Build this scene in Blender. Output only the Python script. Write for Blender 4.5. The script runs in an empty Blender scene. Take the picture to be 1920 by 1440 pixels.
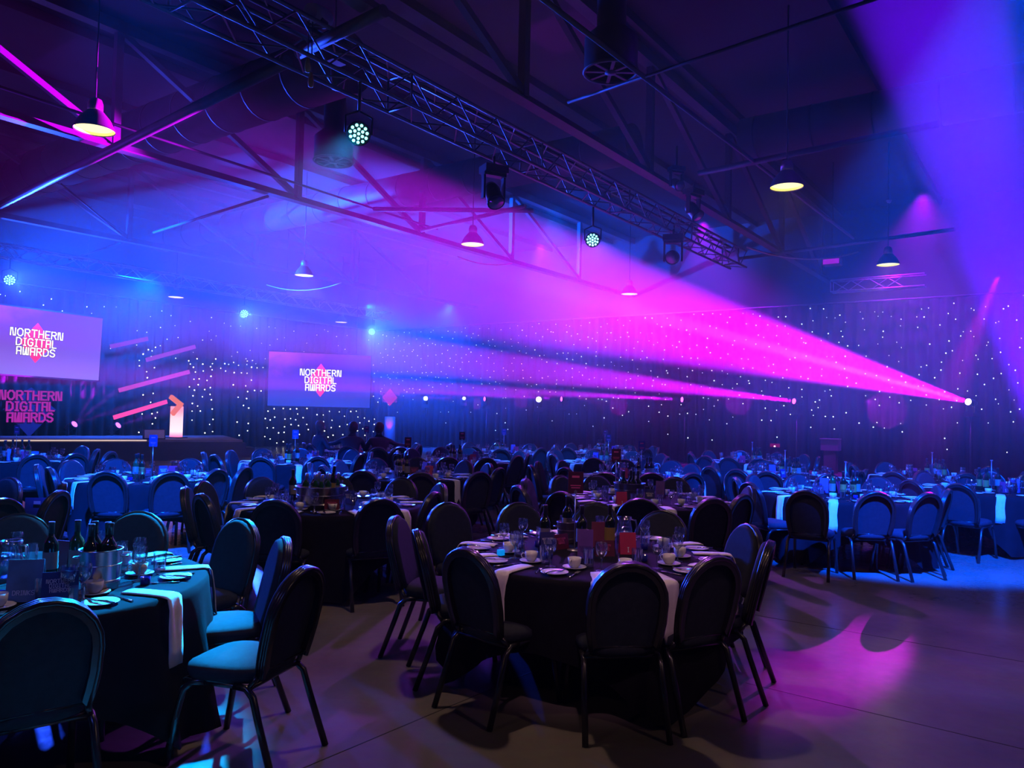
import bpy, math, random
from math import sin, cos, pi, radians, sqrt, atan2
from mathutils import Vector, Matrix
random.seed(7)
SC = bpy.context.scene
COL = SC.collection

# ------------------------------------------------------------------ camera
F_PX = 1440.0
EYE = Vector((0, 0, 1.70))
cam_data = bpy.data.cameras.new('camera')
cam_data.sensor_width = 36.0
cam_data.lens = 36.0 * F_PX / 1920.0
cam_data.clip_start = 0.05
cam_data.clip_end = 200
camera = bpy.data.objects.new('camera', cam_data)
CAM_ROT = Matrix.Rotation(radians(90 + 1.95), 3, 'X') @ Matrix.Rotation(radians(1.26), 3, 'Z')
camera.matrix_world = Matrix.Translation(EYE) @ CAM_ROT.to_4x4()
COL.objects.link(camera)
SC.camera = camera

# ------------------------------------------------------------------ world, exposure
world = bpy.data.worlds.new('world')
world.use_nodes = True
world.node_tree.nodes['Background'].inputs[0].default_value = (0.0, 0.0, 0.0, 1)
world.node_tree.nodes['Background'].inputs[1].default_value = 0.0
SC.world = world
SC.view_settings.view_transform = 'Standard'
SC.view_settings.look = 'None'
SC.view_settings.exposure = 0.0
SC.view_settings.gamma = 1.0
SC.view_settings.use_curve_mapping = False
SC.cycles.max_bounces = 4
SC.cycles.diffuse_bounces = 1
SC.cycles.glossy_bounces = 2
SC.cycles.transmission_bounces = 4
SC.cycles.transparent_max_bounces = 12
SC.cycles.volume_bounces = 0
SC.cycles.caustics_reflective = False
SC.cycles.caustics_refractive = False
SC.cycles.sample_clamp_indirect = 1.0

# ------------------------------------------------------------------ room frame: a runs away along the trusses, b runs towards the stage wall
AX = Vector((0.585, 0.811, 0)).normalized()
BX = Vector((-AX.y, AX.x, 0))
WALL_A = 25.74      # wall hung with the star cloth
WALL_B = 26.7       # wall behind the stage
def R(a, b, z=0.0):
    p = AX * a + BX * b
    return Vector((p.x, p.y, z))
ROOM_ROT = atan2(AX.y, AX.x)

def ray(px, py):
    return (CAM_ROT @ Vector((px - 960.0, 720.0 - py, -F_PX))).normalized()
def at(px, py, z):            # point of height z seen at a pixel
    d = ray(px, py)
    return EYE + d * ((z - EYE.z) / d.z)
def at_b(px, py, b):          # point of the plane b = const
    d = ray(px, py)
    return EYE + d * (b / d.dot(BX))
def at_a(px, py, a):
    d = ray(px, py)
    return EYE + d * (a / d.dot(AX))
def at_y(px, py, y):
    d = ray(px, py)
    return EYE + d * (y / d.y)

# ------------------------------------------------------------------ lights
def spot(name, loc, target, color, power, angle, blend=0.3, radius=0.05, parent=None):
    l = bpy.data.lights.new(name, 'SPOT')
    l.color = color; l.energy = power; l.spot_size = radians(angle); l.spot_blend = blend
    l.shadow_soft_size = radius
    o = bpy.data.objects.new(name, l)
    o.location = loc
    o.rotation_euler = (Vector(target) - Vector(loc)).to_track_quat('-Z', 'Y').to_euler()
    COL.objects.link(o)
    return o
MAGENTA = (1.0, 0.0, 0.85)
VIOLET = (0.26, 0.0, 1.0)
BLUE = (0.0, 0.13, 1.0)
AZURE = (0.0, 0.36, 1.0)
WARM = (1.0, 0.62, 0.35)
# pendant high-bay lamps (house lights, dimmed): positions of the lamps themselves
PENDANTS = [at(177, 243, 5.3), at(1475, 350, 5.3), at(886, 458, 5.3), at(570, 516, 5.3), at(1665, 496, 5.3), at(1180, 551, 5.3),
            at(640, 604, 5.3), at(330, 557, 5.3)]
HIDDEN_PENDANTS = [Vector((-0.4, 5.56, 5.3)), Vector((4.7, 0.9, 5.3)), Vector((9.4, 7.4, 5.3)), Vector((-5.1, -0.9, 5.3))]
for k, p in enumerate(PENDANTS + HIDDEN_PENDANTS):
    spot('pendant_glow', p + Vector((0, 0, -0.02)), p + Vector((0, 0, -3)), (1.0, 0.62, 0.45), {8: 190, 9: 85, 10: 60, 11: 45, 3: 300, 4: 150}.get(k, 22), 150, 0.6, 0.12)

# moving heads in front of the star cloth
MOVER_A = WALL_A - 0.9
M1 = at_a(1814, 753, MOVER_A); M2 = at_a(1487, 752, MOVER_A); M3 = at_a(1277, 749, MOVER_A)
M4 = at_a(1051, 748, MOVER_A); M5 = at_a(907, 748, MOVER_A)
MOVERS = [(M1, at_y(800, 480, 14.0), 10.8, 820000, (0.62, 0.0, 1.0)), (M2, at_y(750, 664, 20.5), 5.6, 480000, (0.62, 0.0, 1.0)),
          (M3, at_y(720, 722, 24.0), 3.0, 480000, (0.62, 0.0, 1.0)), (M4, at_y(700, 730, 27.0), 2.6, 330000, (0.62, 0.0, 1.0)),
          (M5, at_y(640, 742, 29.0), 2.4, 90000, (0.62, 0.0, 1.0))]
for m, t, ang, pw, c in MOVERS:
    spot('moving_head_beam', m, t, c, pw, ang, 0.35, 0.05)
# hot narrow core of the nearest head
spot('moving_head_beam', M1, at_y(800, 476, 14.0), (1.0, 0.40, 0.9), 200000, 2.0, 0.6, 0.05)
# added unseen spot high by the wall, laying the magenta streak on the floor
spot('floor_rake', Vector((13.0, 20.5, 5.6)), Vector((2.35, 5.5, 0.0)), (0.75, 0.0, 0.9), 75000, 2.9, 1.0, 0.05)
# violet beam from a head outside the frame on the right
V0 = Vector((5.0, 6.6, 0.4))
spot('violet_beam', V0, at_y(1743, 0, 9.5), (0.12, 0.0, 1.0), 200000, 14.5, 0.35, 0.08)

# LED par cans on the two trusses, facing the room
PAR_MAIN = [at(675, 250, 4.9), at(1111, 450, 4.9)]
for _p, _s in zip(PAR_MAIN, (-0.21, 0.21)): _d = BX * (6.93 + _s - _p.dot(BX)); _p += _d
PAR_FAR = [at(18, 525, 4.9), at(458, 588, 4.9), at(697, 622, 4.9)]
spot('par_wash', PAR_MAIN[0] + Vector((0, -0.05, 0)), Vector((-2.5, 3.8, 0.7)), (0.0, 0.36, 1.0), 26000, 24, 0.35, 0.1)
spot('par_wash', PAR_MAIN[1], Vector((1.4, 6.5, 0.5)), (0.45, 0.08, 1.0), 5500, 40, 0.5, 0.1)
for p, tx, pw in zip(PAR_FAR, (at_y(250, 520, 15), at_y(620, 760, 15), at_y(850, 800, 17)), (20000, 16000, 30000)):
    spot('par_wash', p + Vector((0, -0.1, 0)), tx, (0.015, 0.07, 1.0), pw, 46, 0.8, 0.12)
# added blue and violet spots left of the frame, colouring the haze below the roof
spot('blue_sweep', Vector((-18.5, 13.0, 3.0)), at_y(500, 480, 21.0), (0.0, 0.08, 1.0), 400000, 24, 0.7, 0.1)
spot('violet_sweep', Vector((-14.0, 10.0, 1.5)), at_y(300, 250, 14.0), (0.2, 0.02, 1.0), 1800, 60, 1.0, 0.1)
# added unseen blue spots overhead, aimed at the tables; no bar is built
spot('blue_fill', Vector((3.6, 4.6, 5.7)), Vector((5.3, 11.6, 0)), (0.0, 0.07, 1.0), 23000, 44, 0.3, 0.1)
spot('blue_fill', Vector((-2.6, 5.0, 5.7)), Vector((-5.0, 11.4, 0)), (0.0, 0.08, 1.0), 22000, 44, 0.4, 0.1)
spot('blue_fill', Vector((0.6, 11.8, 5.0)), Vector((0.9, 17.0, 0)), (0.0, 0.12, 1.0), 5000, 46, 0.4, 0.1)
spot('blue_fill', Vector((-3.0, -1.5, 5.6)), Vector((-2.6, 3.6, 0.8)), (0.08, 0.14, 1.0), 260, 30, 0.6, 0.1)  # added weak blue fill for the cards on the front left table
spot('rose_fill', Vector((0.2, 0.4, 5.6)), Vector((0.57, 5.0, 0.75)), (1.0, 0.5, 0.72), 240, 20, 0.6, 0.1)  # added pink fill for the napkins and china of the front middle table
# added violet spots without fixtures, up near the roof, tinting the star cloth
for b in (-3, 3, 9, 15):
    spot('violet_fill', R(WALL_A - 3.5, b, 7.6), R(WALL_A, b + 0.5, 2.2), (0.38, 0.0, 1.0), 4200, 90, 0.9, 0.1)
spot('blue_fill', R(WALL_A - 6.0, 21, 5.6), R(WALL_A, 22, 1.5), (0.0, 0.07, 1.0), 14000, 80, 0.9, 0.1)  # added without a fixture, to blue the far end of the star cloth
spot('blue_fill', R(12, WALL_B - 5.0, 5.4), R(13, WALL_B, 1.5), (0.0, 0.11, 1.0), 8000, 100, 0.9, 0.1)  # added, with the violet one below, to colour the stage wall and haze
spot('violet_fill', R(4, WALL_B - 5.0, 5.4), R(4, WALL_B, 1.5), (0.10, 0.06, 1.0), 2500, 100, 0.9, 0.1)
spot('blue_fill', Vector((-2.0, 24.0, 5.0)), at_y(790, 800, 33.0), (0.0, 0.10, 1.0), 7000, 60, 0.9, 0.1)  # added unseen spot deepening the blue of the corner haze
# round gobos thrown on the star cloth
for px, py, r in ((1663, 768, 33), (1385, 752, 26), (1161, 760, 20), (978, 748, 18), (893, 757, 12)):
    q = at_a(px, py, WALL_A - 0.35); dd = (q - EYE).length; rad = r * dd / 1500.0; s = q - AX * 3.0; s.z = q.z + 0.2
    spot('gobo', s, q, (0.55, 0.0, 0.8), 1500, math.degrees(2 * math.atan(rad / 3.0)), 0.04, 0.01)
# violet lamps on the stage and over the corner column
for px, py in ((140, 795), (222, 797)):
    c = at_y(px, py, 24.0 if px < 200 else 24.8)
    for tx, ty in ((200, 700), (215, 735), (230, 765)) if px < 200 else ((290, 778),):
        spot('stage_beam', c, at_y(tx, ty, 22.5), (0.55, 0.0, 1.0), 12000, 4, 0.5, 0.03)
cc = at_y(731, 800, 31.6)
spot('column_light', Vector((cc.x, cc.y - 0.9, 0.1)), Vector((cc.x, cc.y, 1.6)), (0.4, 0.0, 1.0), 700, 26, 0.5, 0.05)
# ------------------------------------------------------------------ materials
def mat(name, color, rough=0.5, metal=0.0, noise=0.0, scale=8.0, bump=0.0, bscale=60.0, spec=0.5, emit=None, estr=0.0, color2=None, sheen=0.0, coat=0.0):
    m = bpy.data.materials.new(name); m.use_nodes = True
    nt = m.node_tree; b = nt.nodes['Principled BSDF']
    b.inputs['Base Color'].default_value = (*color, 1)
    b.inputs['Roughness'].default_value = rough
    b.inputs['Metallic'].default_value = metal
    b.inputs['Specular IOR Level'].default_value = spec
    if sheen: b.inputs['Sheen Weight'].default_value = sheen
    if coat: b.inputs['Coat Weight'].default_value = coat
    if noise or color2:
        tc = nt.nodes.new('ShaderNodeTexCoord'); n = nt.nodes.new('ShaderNodeTexNoise'); n.inputs['Scale'].default_value = scale
        n.inputs['Detail'].default_value = 5
        r = nt.nodes.new('ShaderNodeValToRGB')
        c2 = color2 if color2 else tuple(min(1, c * (1 + noise)) for c in color)
        c1 = color if color2 else tuple(c * (1 - noise) for c in color)
        r.color_ramp.elements[0].position = 0.3; r.color_ramp.elements[1].position = 0.7
        r.color_ramp.elements[0].color = (*c1, 1); r.color_ramp.elements[1].color = (*c2, 1)
        nt.links.new(tc.outputs['Object'], n.inputs['Vector']); nt.links.new(n.outputs['Fac'], r.inputs['Fac'])
        nt.links.new(r.outputs['Color'], b.inputs['Base Color'])
    if bump:
        tc = nt.nodes.new('ShaderNodeTexCoord'); n = nt.nodes.new('ShaderNodeTexNoise'); n.inputs['Scale'].default_value = bscale
        bp = nt.nodes.new('ShaderNodeBump'); bp.inputs['Strength'].default_value = bump; bp.inputs['Distance'].default_value = 0.01
        nt.links.new(tc.outputs['Object'], n.inputs['Vector']); nt.links.new(n.outputs['Fac'], bp.inputs['Height'])
        nt.links.new(bp.outputs['Normal'], b.inputs['Normal'])
    if emit:
        b.inputs['Emission Color'].default_value = (*emit, 1); b.inputs['Emission Strength'].default_value = estr
    return m

def glow(name, color, strength, lights=False):
    m = bpy.data.materials.new(name); m.use_nodes = True
    nt = m.node_tree; nt.nodes.clear()
    o = nt.nodes.new('ShaderNodeOutputMaterial'); e = nt.nodes.new('ShaderNodeEmission')
    e.inputs[0].default_value = (*color, 1); e.inputs[1].default_value = strength
    nt.links.new(e.outputs[0], o.inputs['Surface'])
    if not lights: m.cycles.emission_sampling = 'NONE'
    return m

def glass(name, tint=(0.9, 0.95, 1.0), gl=1.0):
    m = bpy.data.materials.new(name); m.use_nodes = True
    nt = m.node_tree; nt.nodes.clear()
    o = nt.nodes.new('ShaderNodeOutputMaterial'); t = nt.nodes.new('ShaderNodeBsdfTransparent'); g = nt.nodes.new('ShaderNodeBsdfGlossy')
    lw = nt.nodes.new('ShaderNodeLayerWeight'); mx = nt.nodes.new('ShaderNodeMixShader'); mu = nt.nodes.new('ShaderNodeMath')
    t.inputs[0].default_value = (*tint, 1); g.inputs['Roughness'].default_value = 0.11; g.inputs[0].default_value = (gl, gl, gl, 1)
    lw.inputs['Blend'].default_value = 0.5
    mu.operation = 'MULTIPLY_ADD'; mu.inputs[1].default_value = 0.75; mu.inputs[2].default_value = 0.20
    nt.links.new(lw.outputs['Facing'], mu.inputs[0]); nt.links.new(mu.outputs[0], mx.inputs[0])
    nt.links.new(t.outputs[0], mx.inputs[1]); nt.links.new(g.outputs[0], mx.inputs[2]); nt.links.new(mx.outputs[0], o.inputs['Surface'])
    return m

# ------------------------------------------------------------------ mesh builder
class MB:
    def __init__(s): s.v = []; s.f = []; s.sm = []
    def add(s, vs, fs, smooth=False):
        k = len(s.v); s.v += [tuple(p) for p in vs]
        for f in fs: s.f.append(tuple(i + k for i in f)); s.sm.append(smooth)
        return s
    def box(s, c, d, rot=None, bev=0.0):
        c = Vector(c); x, y, z = d[0] / 2, d[1] / 2, d[2] / 2
        P = [Vector((sx * x, sy * y, sz * z)) for sz in (-1, 1) for sx, sy in ((-1, -1), (1, -1), (1, 1), (-1, 1))]
        if rot is not None: P = [rot @ p for p in P]
        return s.add([c + p for p in P], [(3, 2, 1, 0), (4, 5, 6, 7), (0, 1, 5, 4), (1, 2, 6, 5), (2, 3, 7, 6), (3, 0, 4, 7)])
    def tube(s, pts, r, n=8, caps=True, closed=False):
        pts = [Vector(p) for p in pts]; m = len(pts); rings = []
        rr = r if isinstance(r, (list, tuple)) else [r] * m
        up = None
        for i, p in enumerate(pts):
            if closed: t = pts[(i + 1) % m] - pts[i - 1]
            else: t = pts[min(i + 1, m - 1)] - pts[max(i - 1, 0)]
            t.normalize()
            if up is None:
                up = Vector((0, 0, 1)) if abs(t.z) < 0.9 else Vector((1, 0, 0))
            x = t.cross(up)
            if x.length < 1e-4: x = t.cross(Vector((0, 1, 0)))
            x.normalize(); y = x.cross(t).normalized(); up = y
            rings.append([p + (x * cos(2 * pi * k / n) + y * sin(2 * pi * k / n)) * rr[i] for k in range(n)])
        vs = [v for rg in rings for v in rg]; fs = []
        for i in range(m if closed else m - 1):
            a = i * n; b = ((i + 1) % m) * n
            for k in range(n): fs.append((a + k, a + (k + 1) % n, b + (k + 1) % n, b + k))
        s.add(vs, fs, True)
        if caps and not closed:
            k0 = len(s.v) - len(vs)
            s.f.append(tuple(k0 + i for i in range(n))[::-1]); s.sm.append(False)
            s.f.append(tuple(k0 + (m - 1) * n + i for i in range(n))); s.sm.append(False)
        return s
    def lathe(s, prof, n=16, c=(0, 0, 0), smooth=True, rot=None):
        c = Vector(c); vs = []
        for (r, z) in prof:
            for k in range(n):
                p = Vector((r * cos(2 * pi * k / n), r * sin(2 * pi * k / n), z))
                if rot is not None: p = rot @ p
                vs.append(c + p)
        fs = []
        for i in range(len(prof) - 1):
            for k in range(n): fs.append((i * n + k, i * n + (k + 1) % n, (i + 1) * n + (k + 1) % n, (i + 1) * n + k))
        s.add(vs, fs, smooth)
        base = len(s.v) - len(vs)
        if prof[0][0] > 1e-4: s.f.append(tuple(base + k for k in range(n))[::-1]); s.sm.append(False)
        if prof[-1][0] > 1e-4: s.f.append(tuple(base + (len(prof) - 1) * n + k for k in range(n))); s.sm.append(False)
        return s
    def open_lathe(s, prof, n=16, c=(0, 0, 0)):
        c = Vector(c); vs = []
        for (r, z) in prof:
            for k in range(n): vs.append(c + Vector((r * cos(2 * pi * k / n), r * sin(2 * pi * k / n), z)))
        fs = []
        for i in range(len(prof) - 1):
            for k in range(n): fs.append((i * n + k, i * n + (k + 1) % n, (i + 1) * n + (k + 1) % n, (i + 1) * n + k))
        return s.add(vs, fs, True)
    def prism(s, poly, z0, z1, M=None):
        n = len(poly)
        vs = [Vector((x, y, z0)) for x, y in poly] + [Vector((x, y, z1)) for x, y in poly]
        if M is not None: vs = [M @ v for v in vs]
        return s.add(vs, [tuple(range(n))[::-1], tuple(range(n, 2 * n))] + [(i, (i + 1) % n, n + (i + 1) % n, n + i) for i in range(n)])
    def mesh(s, name, m):
        me = bpy.data.meshes.new(name); me.from_pydata(s.v, [], s.f); me.update()
        me.polygons.foreach_set('use_smooth', s.sm)
        if m: me.materials.append(m)
        return me
    def build(s, name, m, parent=None, loc=None, rot=None):
        return put(name, s.mesh(name, m), parent, loc, rot)

def put(name, me, parent=None, loc=None, rot=None):
    o = bpy.data.objects.new(name, me); COL.objects.link(o)
    if parent: o.parent = parent
    if loc is not None: o.location = loc
    if rot is not None: o.rotation_euler = rot
    return o
def tag(o, label=None, cat=None, group=None, kind=None):
    if label: o['label'] = label
    if cat: o['category'] = cat
    if group: o['group'] = group
    if kind: o['kind'] = kind
    return o
def thing(name, label, cat, loc=(0, 0, 0), rz=0.0, group=None, rot=None):
    o = bpy.data.objects.new(name, None); COL.objects.link(o)
    o.empty_display_size = 0.1
    o.location = loc; o.rotation_euler = rot if rot is not None else (0, 0, rz)
    return tag(o, label, cat, group)
def structure(name, mb, m):
    return tag(mb.build(name, m), kind='structure')
KIDS = {}
def kit(protos):              # a kit is a list of (name, mesh, [sub-parts]); used to stamp copies that share mesh data
    return protos
def stamp(name, protos, label, cat, loc, rz=0.0, group=None, rot=None):
    if len(protos) == 1 and not protos[0][2]:
        o = put(name, protos[0][1], None, loc, rot if rot is not None else (0, 0, rz))
        return tag(o, label, cat, group)
    t = thing(name, label, cat, loc, rz, group, rot)
    for n, me, subs in protos:
        p = put(n, me, t)
        for sn, sme in subs: put(sn, sme, p)
    return t

# ------------------------------------------------------------------ stroke lettering (all capitals, 4 x 6 grid)
GLYPH = {
 'N': [[(0,0),(0,6),(1.2,6),(2.2,0),(3.6,0),(3.6,6)]],
 'O': [[(1.3,0),(2.7,0),(4,1.5),(4,4.5),(2.7,6),(1.3,6),(0,4.5),(0,1.5),(1.3,0)]],
 'R': [[(0,0),(0,6),(2.5,6),(3.5,5.2),(3.5,3.8),(2.5,3),(0.6,3)],[(1.9,3),(3.6,0)]],
 'T': [[(0,6),(3.8,6)],[(1.9,6),(1.9,0)]],
 'H': [[(0,0),(0,6)],[(3.6,0),(3.6,6)],[(0,3),(3.6,3)]],
 'E': [[(3.2,6),(0,6),(0,0),(3.2,0)],[(0,3),(2.7,3)]],
 'D': [[(0,0),(0,6),(2.2,6),(3.7,4.6),(3.7,1.4),(2.2,0),(0,0)]],
 'I': [[(1,0),(1,6)],[(0.2,6),(1.8,6)],[(0.2,0),(1.8,0)]],
 'G': [[(3.6,5),(2.6,6),(1.2,6),(0,4.5),(0,1.5),(1.2,0),(2.7,0),(3.7,1.2),(3.7,2.8),(2.2,2.8)]],
 'A': [[(0,0),(0,6),(3.2,6),(3.2,0)],[(0,2.8),(3.2,2.8)]],
 'L': [[(0,6),(0,0),(3,0)]],
 'W': [[(0,6),(0,0),(1.3,0),(2.3,6),(2.6,0),(4,0),(4,6)]],
 'S': [[(3.4,5.2),(2.5,6),(1,6),(0,5),(0,4),(1,3.2),(2.6,2.8),(3.5,2),(3.5,1),(2.5,0),(1,0),(0,0.8)]],
 'K': [[(0,0),(0,6)],[(3.4,6),(0.3,3),(3.5,0)]],
 'B': [[(0,0),(0,6),(2.3,6),(3.2,5.2),(3.2,3.8),(2.3,3),(0,3)],[(2.3,3),(3.4,2.2),(3.4,0.8),(2.3,0),(0,0)]],
 'M': [[(0,0),(0,6),(2,2.5),(4,6),(4,0)]], 'U': [[(0,6),(0,1.4),(1.2,0),(2.6,0),(3.7,1.4),(3.7,6)]],
}
def lettering(lines, width, z=0.0, thick=0.004, stroke=0.82, gap=1.15, lead=7.7, mb=None, cx=0, cy=0):
    """Strokes in the XY plane centred on (cx, cy); width is that of the first line."""
    mb = mb or MB()
    def adv(ch): return max(x for st in GLYPH[ch] for x, y in st) + gap + 0.55
    def lw(t): return sum(adv(c) for c in t) - gap - 0.55
    s = width / lw(lines[0]); tot = lead * (len(lines) - 1) + 6
    for i, t in enumerate(lines):
        x0 = -lw(t) / 2; y0 = tot / 2 - 6 - i * lead
        for c in t:
            for st in GLYPH[c]:
                for (ax, ay), (bx, by) in zip(st, st[1:]):
                    d = Vector((bx - ax, by - ay)); L = d.length; d /= L; n = Vector((-d.y, d.x)); h = stroke / 2
                    p = Vector((x0 + ax, y0 + ay)) - d * h; q = Vector((x0 + bx, y0 + by)) + d * h
                    quad = [p - n * h, q - n * h, q + n * h, p + n * h]
                    mb.add([((v.x) * s + cx, (v.y) * s + cy, zz) for zz in (z, z + thick) for v in quad],
                           [(3, 2, 1, 0), (4, 5, 6, 7), (0, 1, 5, 4), (1, 2, 6, 5), (2, 3, 7, 6), (3, 0, 4, 7)])
            x0 += adv(c)
    return mb
# ------------------------------------------------------------------ shared materials
def floor_material():
    m = bpy.data.materials.new('polished_concrete'); m.use_nodes = True
    nt = m.node_tree; b = nt.nodes['Principled BSDF']; L = nt.links
    tc = nt.nodes.new('ShaderNodeTexCoord')
    n1 = nt.nodes.new('ShaderNodeTexNoise'); n1.inputs['Scale'].default_value = 0.9; n1.inputs['Detail'].default_value = 8
    n2 = nt.nodes.new('ShaderNodeTexNoise'); n2.inputs['Scale'].default_value = 14; n2.inputs['Detail'].default_value = 6
    r1 = nt.nodes.new('ShaderNodeValToRGB'); r1.color_ramp.elements[0].color = (0.155, 0.14, 0.13, 1); r1.color_ramp.elements[1].color = (0.27, 0.25, 0.235, 1)
    r1.color_ramp.elements[0].position = 0.3; r1.color_ramp.elements[1].position = 0.7
    mx = nt.nodes.new('ShaderNodeMix'); mx.data_type = 'RGBA'; mx.blend_type = 'MULTIPLY'; mx.inputs[0].default_value = 0.25
    L.new(tc.outputs['Object'], n1.inputs['Vector']); L.new(tc.outputs['Object'], n2.inputs['Vector'])
    L.new(n1.outputs['Fac'], r1.inputs['Fac']); L.new(r1.outputs['Color'], mx.inputs[6]); L.new(n2.outputs['Color'], mx.inputs[7])
    L.new(mx.outputs[2], b.inputs['Base Color'])
    rr = nt.nodes.new('ShaderNodeMapRange'); rr.inputs[3].default_value = 0.17; rr.inputs[4].default_value = 0.30
    L.new(n2.outputs['Fac'], rr.inputs[0]); L.new(rr.outputs[0], b.inputs['Roughness'])
    bp = nt.nodes.new('ShaderNodeBump'); bp.inputs['Strength'].default_value = 0.06; bp.inputs['Distance'].default_value = 0.02
    L.new(n2.outputs['Fac'], bp.inputs['Height']); L.new(bp.outputs['Normal'], b.inputs['Normal'])
    return m
M_FLOOR = floor_material()
M_JOINT = mat('joint_sealant', (0.03, 0.03, 0.03), 0.8)
M_DECK = mat('dark_painted_roof', (0.035, 0.032, 0.038), 0.75, noise=0.2, scale=0.6)
M_WALLP = mat('dark_painted_wall', (0.03, 0.027, 0.033), 0.85, noise=0.2, scale=0.8)
M_STEEL = mat('grey_painted_steel', (0.065, 0.06, 0.07), 0.5, noise=0.15, scale=3)
M_DUCT = mat('dark_duct', (0.05, 0.045, 0.055), 0.55, metal=0.3, noise=0.15, scale=3)
M_ALU = mat('truss_aluminium', (0.42, 0.42, 0.44), 0.38, metal=0.85, noise=0.1, scale=9)
M_ALUD = mat('dark_truss_aluminium', (0.16, 0.16, 0.17), 0.42, metal=0.7, noise=0.1, scale=9)
M_DRAPE = mat('black_drape', (0.03, 0.027, 0.034), 0.9, noise=0.25, scale=3, bump=0.2, bscale=300)
M_BLACKP = mat('black_plastic', (0.02, 0.02, 0.022), 0.4, noise=0.2, scale=20)

# ------------------------------------------------------------------ room shell
A0, A1, B0, B1, HT = -9.0, WALL_A, -10.0, WALL_B, 8.25
def slab(a0, a1, b0, b1, z0, z1):
    mb = MB(); P = [R(a, b) for a, b in ((a0, b0), (a1, b0), (a1, b1), (a0, b1))]
    return mb.prism([(p.x, p.y) for p in P], z0, z1)
fl = structure('floor', slab(A0, A1, B0, B1, -0.12, 0.0), M_FLOOR)
structure('ceiling', slab(A0, A1, B0, B1, HT, HT + 0.15), M_DECK)
structure('wall_east', slab(A1, A1 + 0.2, B0, B1, 0, HT), M_WALLP)
structure('wall_north', slab(A0, A1 + 0.2, B1, B1 + 0.2, 0, HT), M_WALLP)
structure('wall_west', slab(A0 - 0.2, A0, B0, B1, 0, HT), M_WALLP)
structure('wall_south', slab(A0, A1, B0 - 0.2, B0, 0, HT), M_WALLP)
# saw-cut joints of the slab, filled with dark sealant
def joint(p, q):
    d = (q - p).normalized(); n = Vector((-d.y, d.x, 0)) * 0.0035
    mb = MB(); mb.prism([((p - n).x, (p - n).y), ((q - n).x, (q - n).y), ((q + n).x, (q + n).y), ((p + n).x, (p + n).y)], 0.0, 0.0012)
    mb.build('joint', M_JOINT, fl)
JD = (at(640, 1410, 0) - at(830, 1330, 0)).normalized()
J0 = at(830, 1330, 0)
K0, K1 = at(1585, 1325, 0), at(1900, 1400, 0)
joint(J0 - JD * 1.2, J0 + JD * 2.5)
JD2 = (K1 - K0).normalized(); joint(K0 - JD2 * 0.6, K0 + JD2 * 2.6)
for b in (-1.5, 3.2, 7.9, 12.6, 17.3): joint(R(4.4, b), R(24, b))
for a in (6.6, 11.3, 16.0, 20.7): joint(R(a, -2), R(a, 21))

# ------------------------------------------------------------------ roof trusses (chords, posts, braces)
def ibeam(mb, a0, b0, z0, a1, b1, z1, w, h):
    p, q = R(a0, b0, z0), R(a1, b1, z1); d = q - p; L = d.length; d.normalize()
    s = d.cross(Vector((0, 0, 1))).normalized(); u = s.cross(d)
    M = Matrix((s, d, u)).transposed()
    mb.box((p + q) / 2, (w, L, h * 0.16), M); 
    return mb
def beam(mb, p, q, w, h):
    d = q - p; L = d.length; d.normalize()
    s = d.cross(Vector((0, 0, 1)))
    if s.length < 1e-3: s = BX.copy()
    s.normalize(); u = s.cross(d); M = Matrix((s, d, u)).transposed()
    mb.box((p + q) / 2, (w, L, h), M); return mb
ROOF = [(13.15, 'steel roof truss with diagonal braces over the middle of the hall', 6.5, 3.85),
        (6.12, 'steel roof truss running just beyond the near lighting truss', 8.6, 4.0),
        (20.5, 'steel roof truss nearest the stage wall', 6.6, 4.0)]
for b, lab, a_post, step in ROOF:
    t = thing('roof_truss', lab, 'roof truss', R(0, b, 0), 0)
    t.location = (0, 0, 0)
    c1 = MB()
    beam(c1, R(A0, b, 6.0), R(A1, b, 6.0), 0.20, 0.025); beam(c1, R(A0, b, 6.07), R(A1, b, 6.07), 0.02, 0.12)
    c1.build('bottom_chord', M_STEEL, t)
    c2 = MB(); beam(c2, R(A0, b, 8.1), R(A1, b, 8.1), 0.2, 0.2); c2.build('top_chord', M_STEEL, t)
    a = a_post - step * 3
    while a < A1 - 0.5:
        if a > A0 + 0.3:
            p = MB(); beam(p, R(a, b, 6.06), R(a, b, 8.1), 0.12, 0.12); p.build('post', M_STEEL, t)
            if a - step > A0:
                d = MB(); beam(d, R(a, b, 6.1), R(a - step, b, 8.05), 0.10, 0.10); d.build('brace', M_STEEL, t)
        a += step
# pipes and struts that cross between the roof trusses
def strut(lab, p, q, r, m=M_STEEL):
    mb = MB(); mb.tube([p, q], r, 10)
    tag(mb.build('roof_strut', m), lab, 'strut', 'struts between the roof trusses')
strut('thick steel pipe strut crossing the roof behind the first left lamp', at(540, 115, 5.85), at(-60, 415, 5.85), 0.075)
strut('steel strut in front of the near lighting truss meeting the top edge', at(720, 20, 5.9), at(560, 100, 5.9), 0.07)
strut('thin pale steel rod climbing to the top edge beyond the round vent', at(1650, -5, 6.0), at(1065, 192, 6.0), 0.022)
strut('steel strut running towards the lamp that hangs in the upper right', at(1310, 325, 6.0), at(1760, 232, 6.0), 0.05)
strut('steel strut rising from the near lighting truss over the lower right lamp', at(1385, 485, 5.95), at(1790, 430, 5.95), 0.045)
strut('thin steel rod over the blue haze, end at the middle roof truss', at(502, 368, 5.95), at(288, 436, 5.95), 0.03)
strut('thin steel rod over the blue haze nearest the stage', at(228, 455, 6.0), at(130, 486, 6.0), 0.03)
strut('thin diagonal roof rod over the blue haze', at(115, 345, 6.3), at(228, 440, 6.0), 0.018)
strut('steel strut behind the two hanging motor controls', at(700, 392, 6.05), at(1000, 395, 6.05), 0.05)
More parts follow.
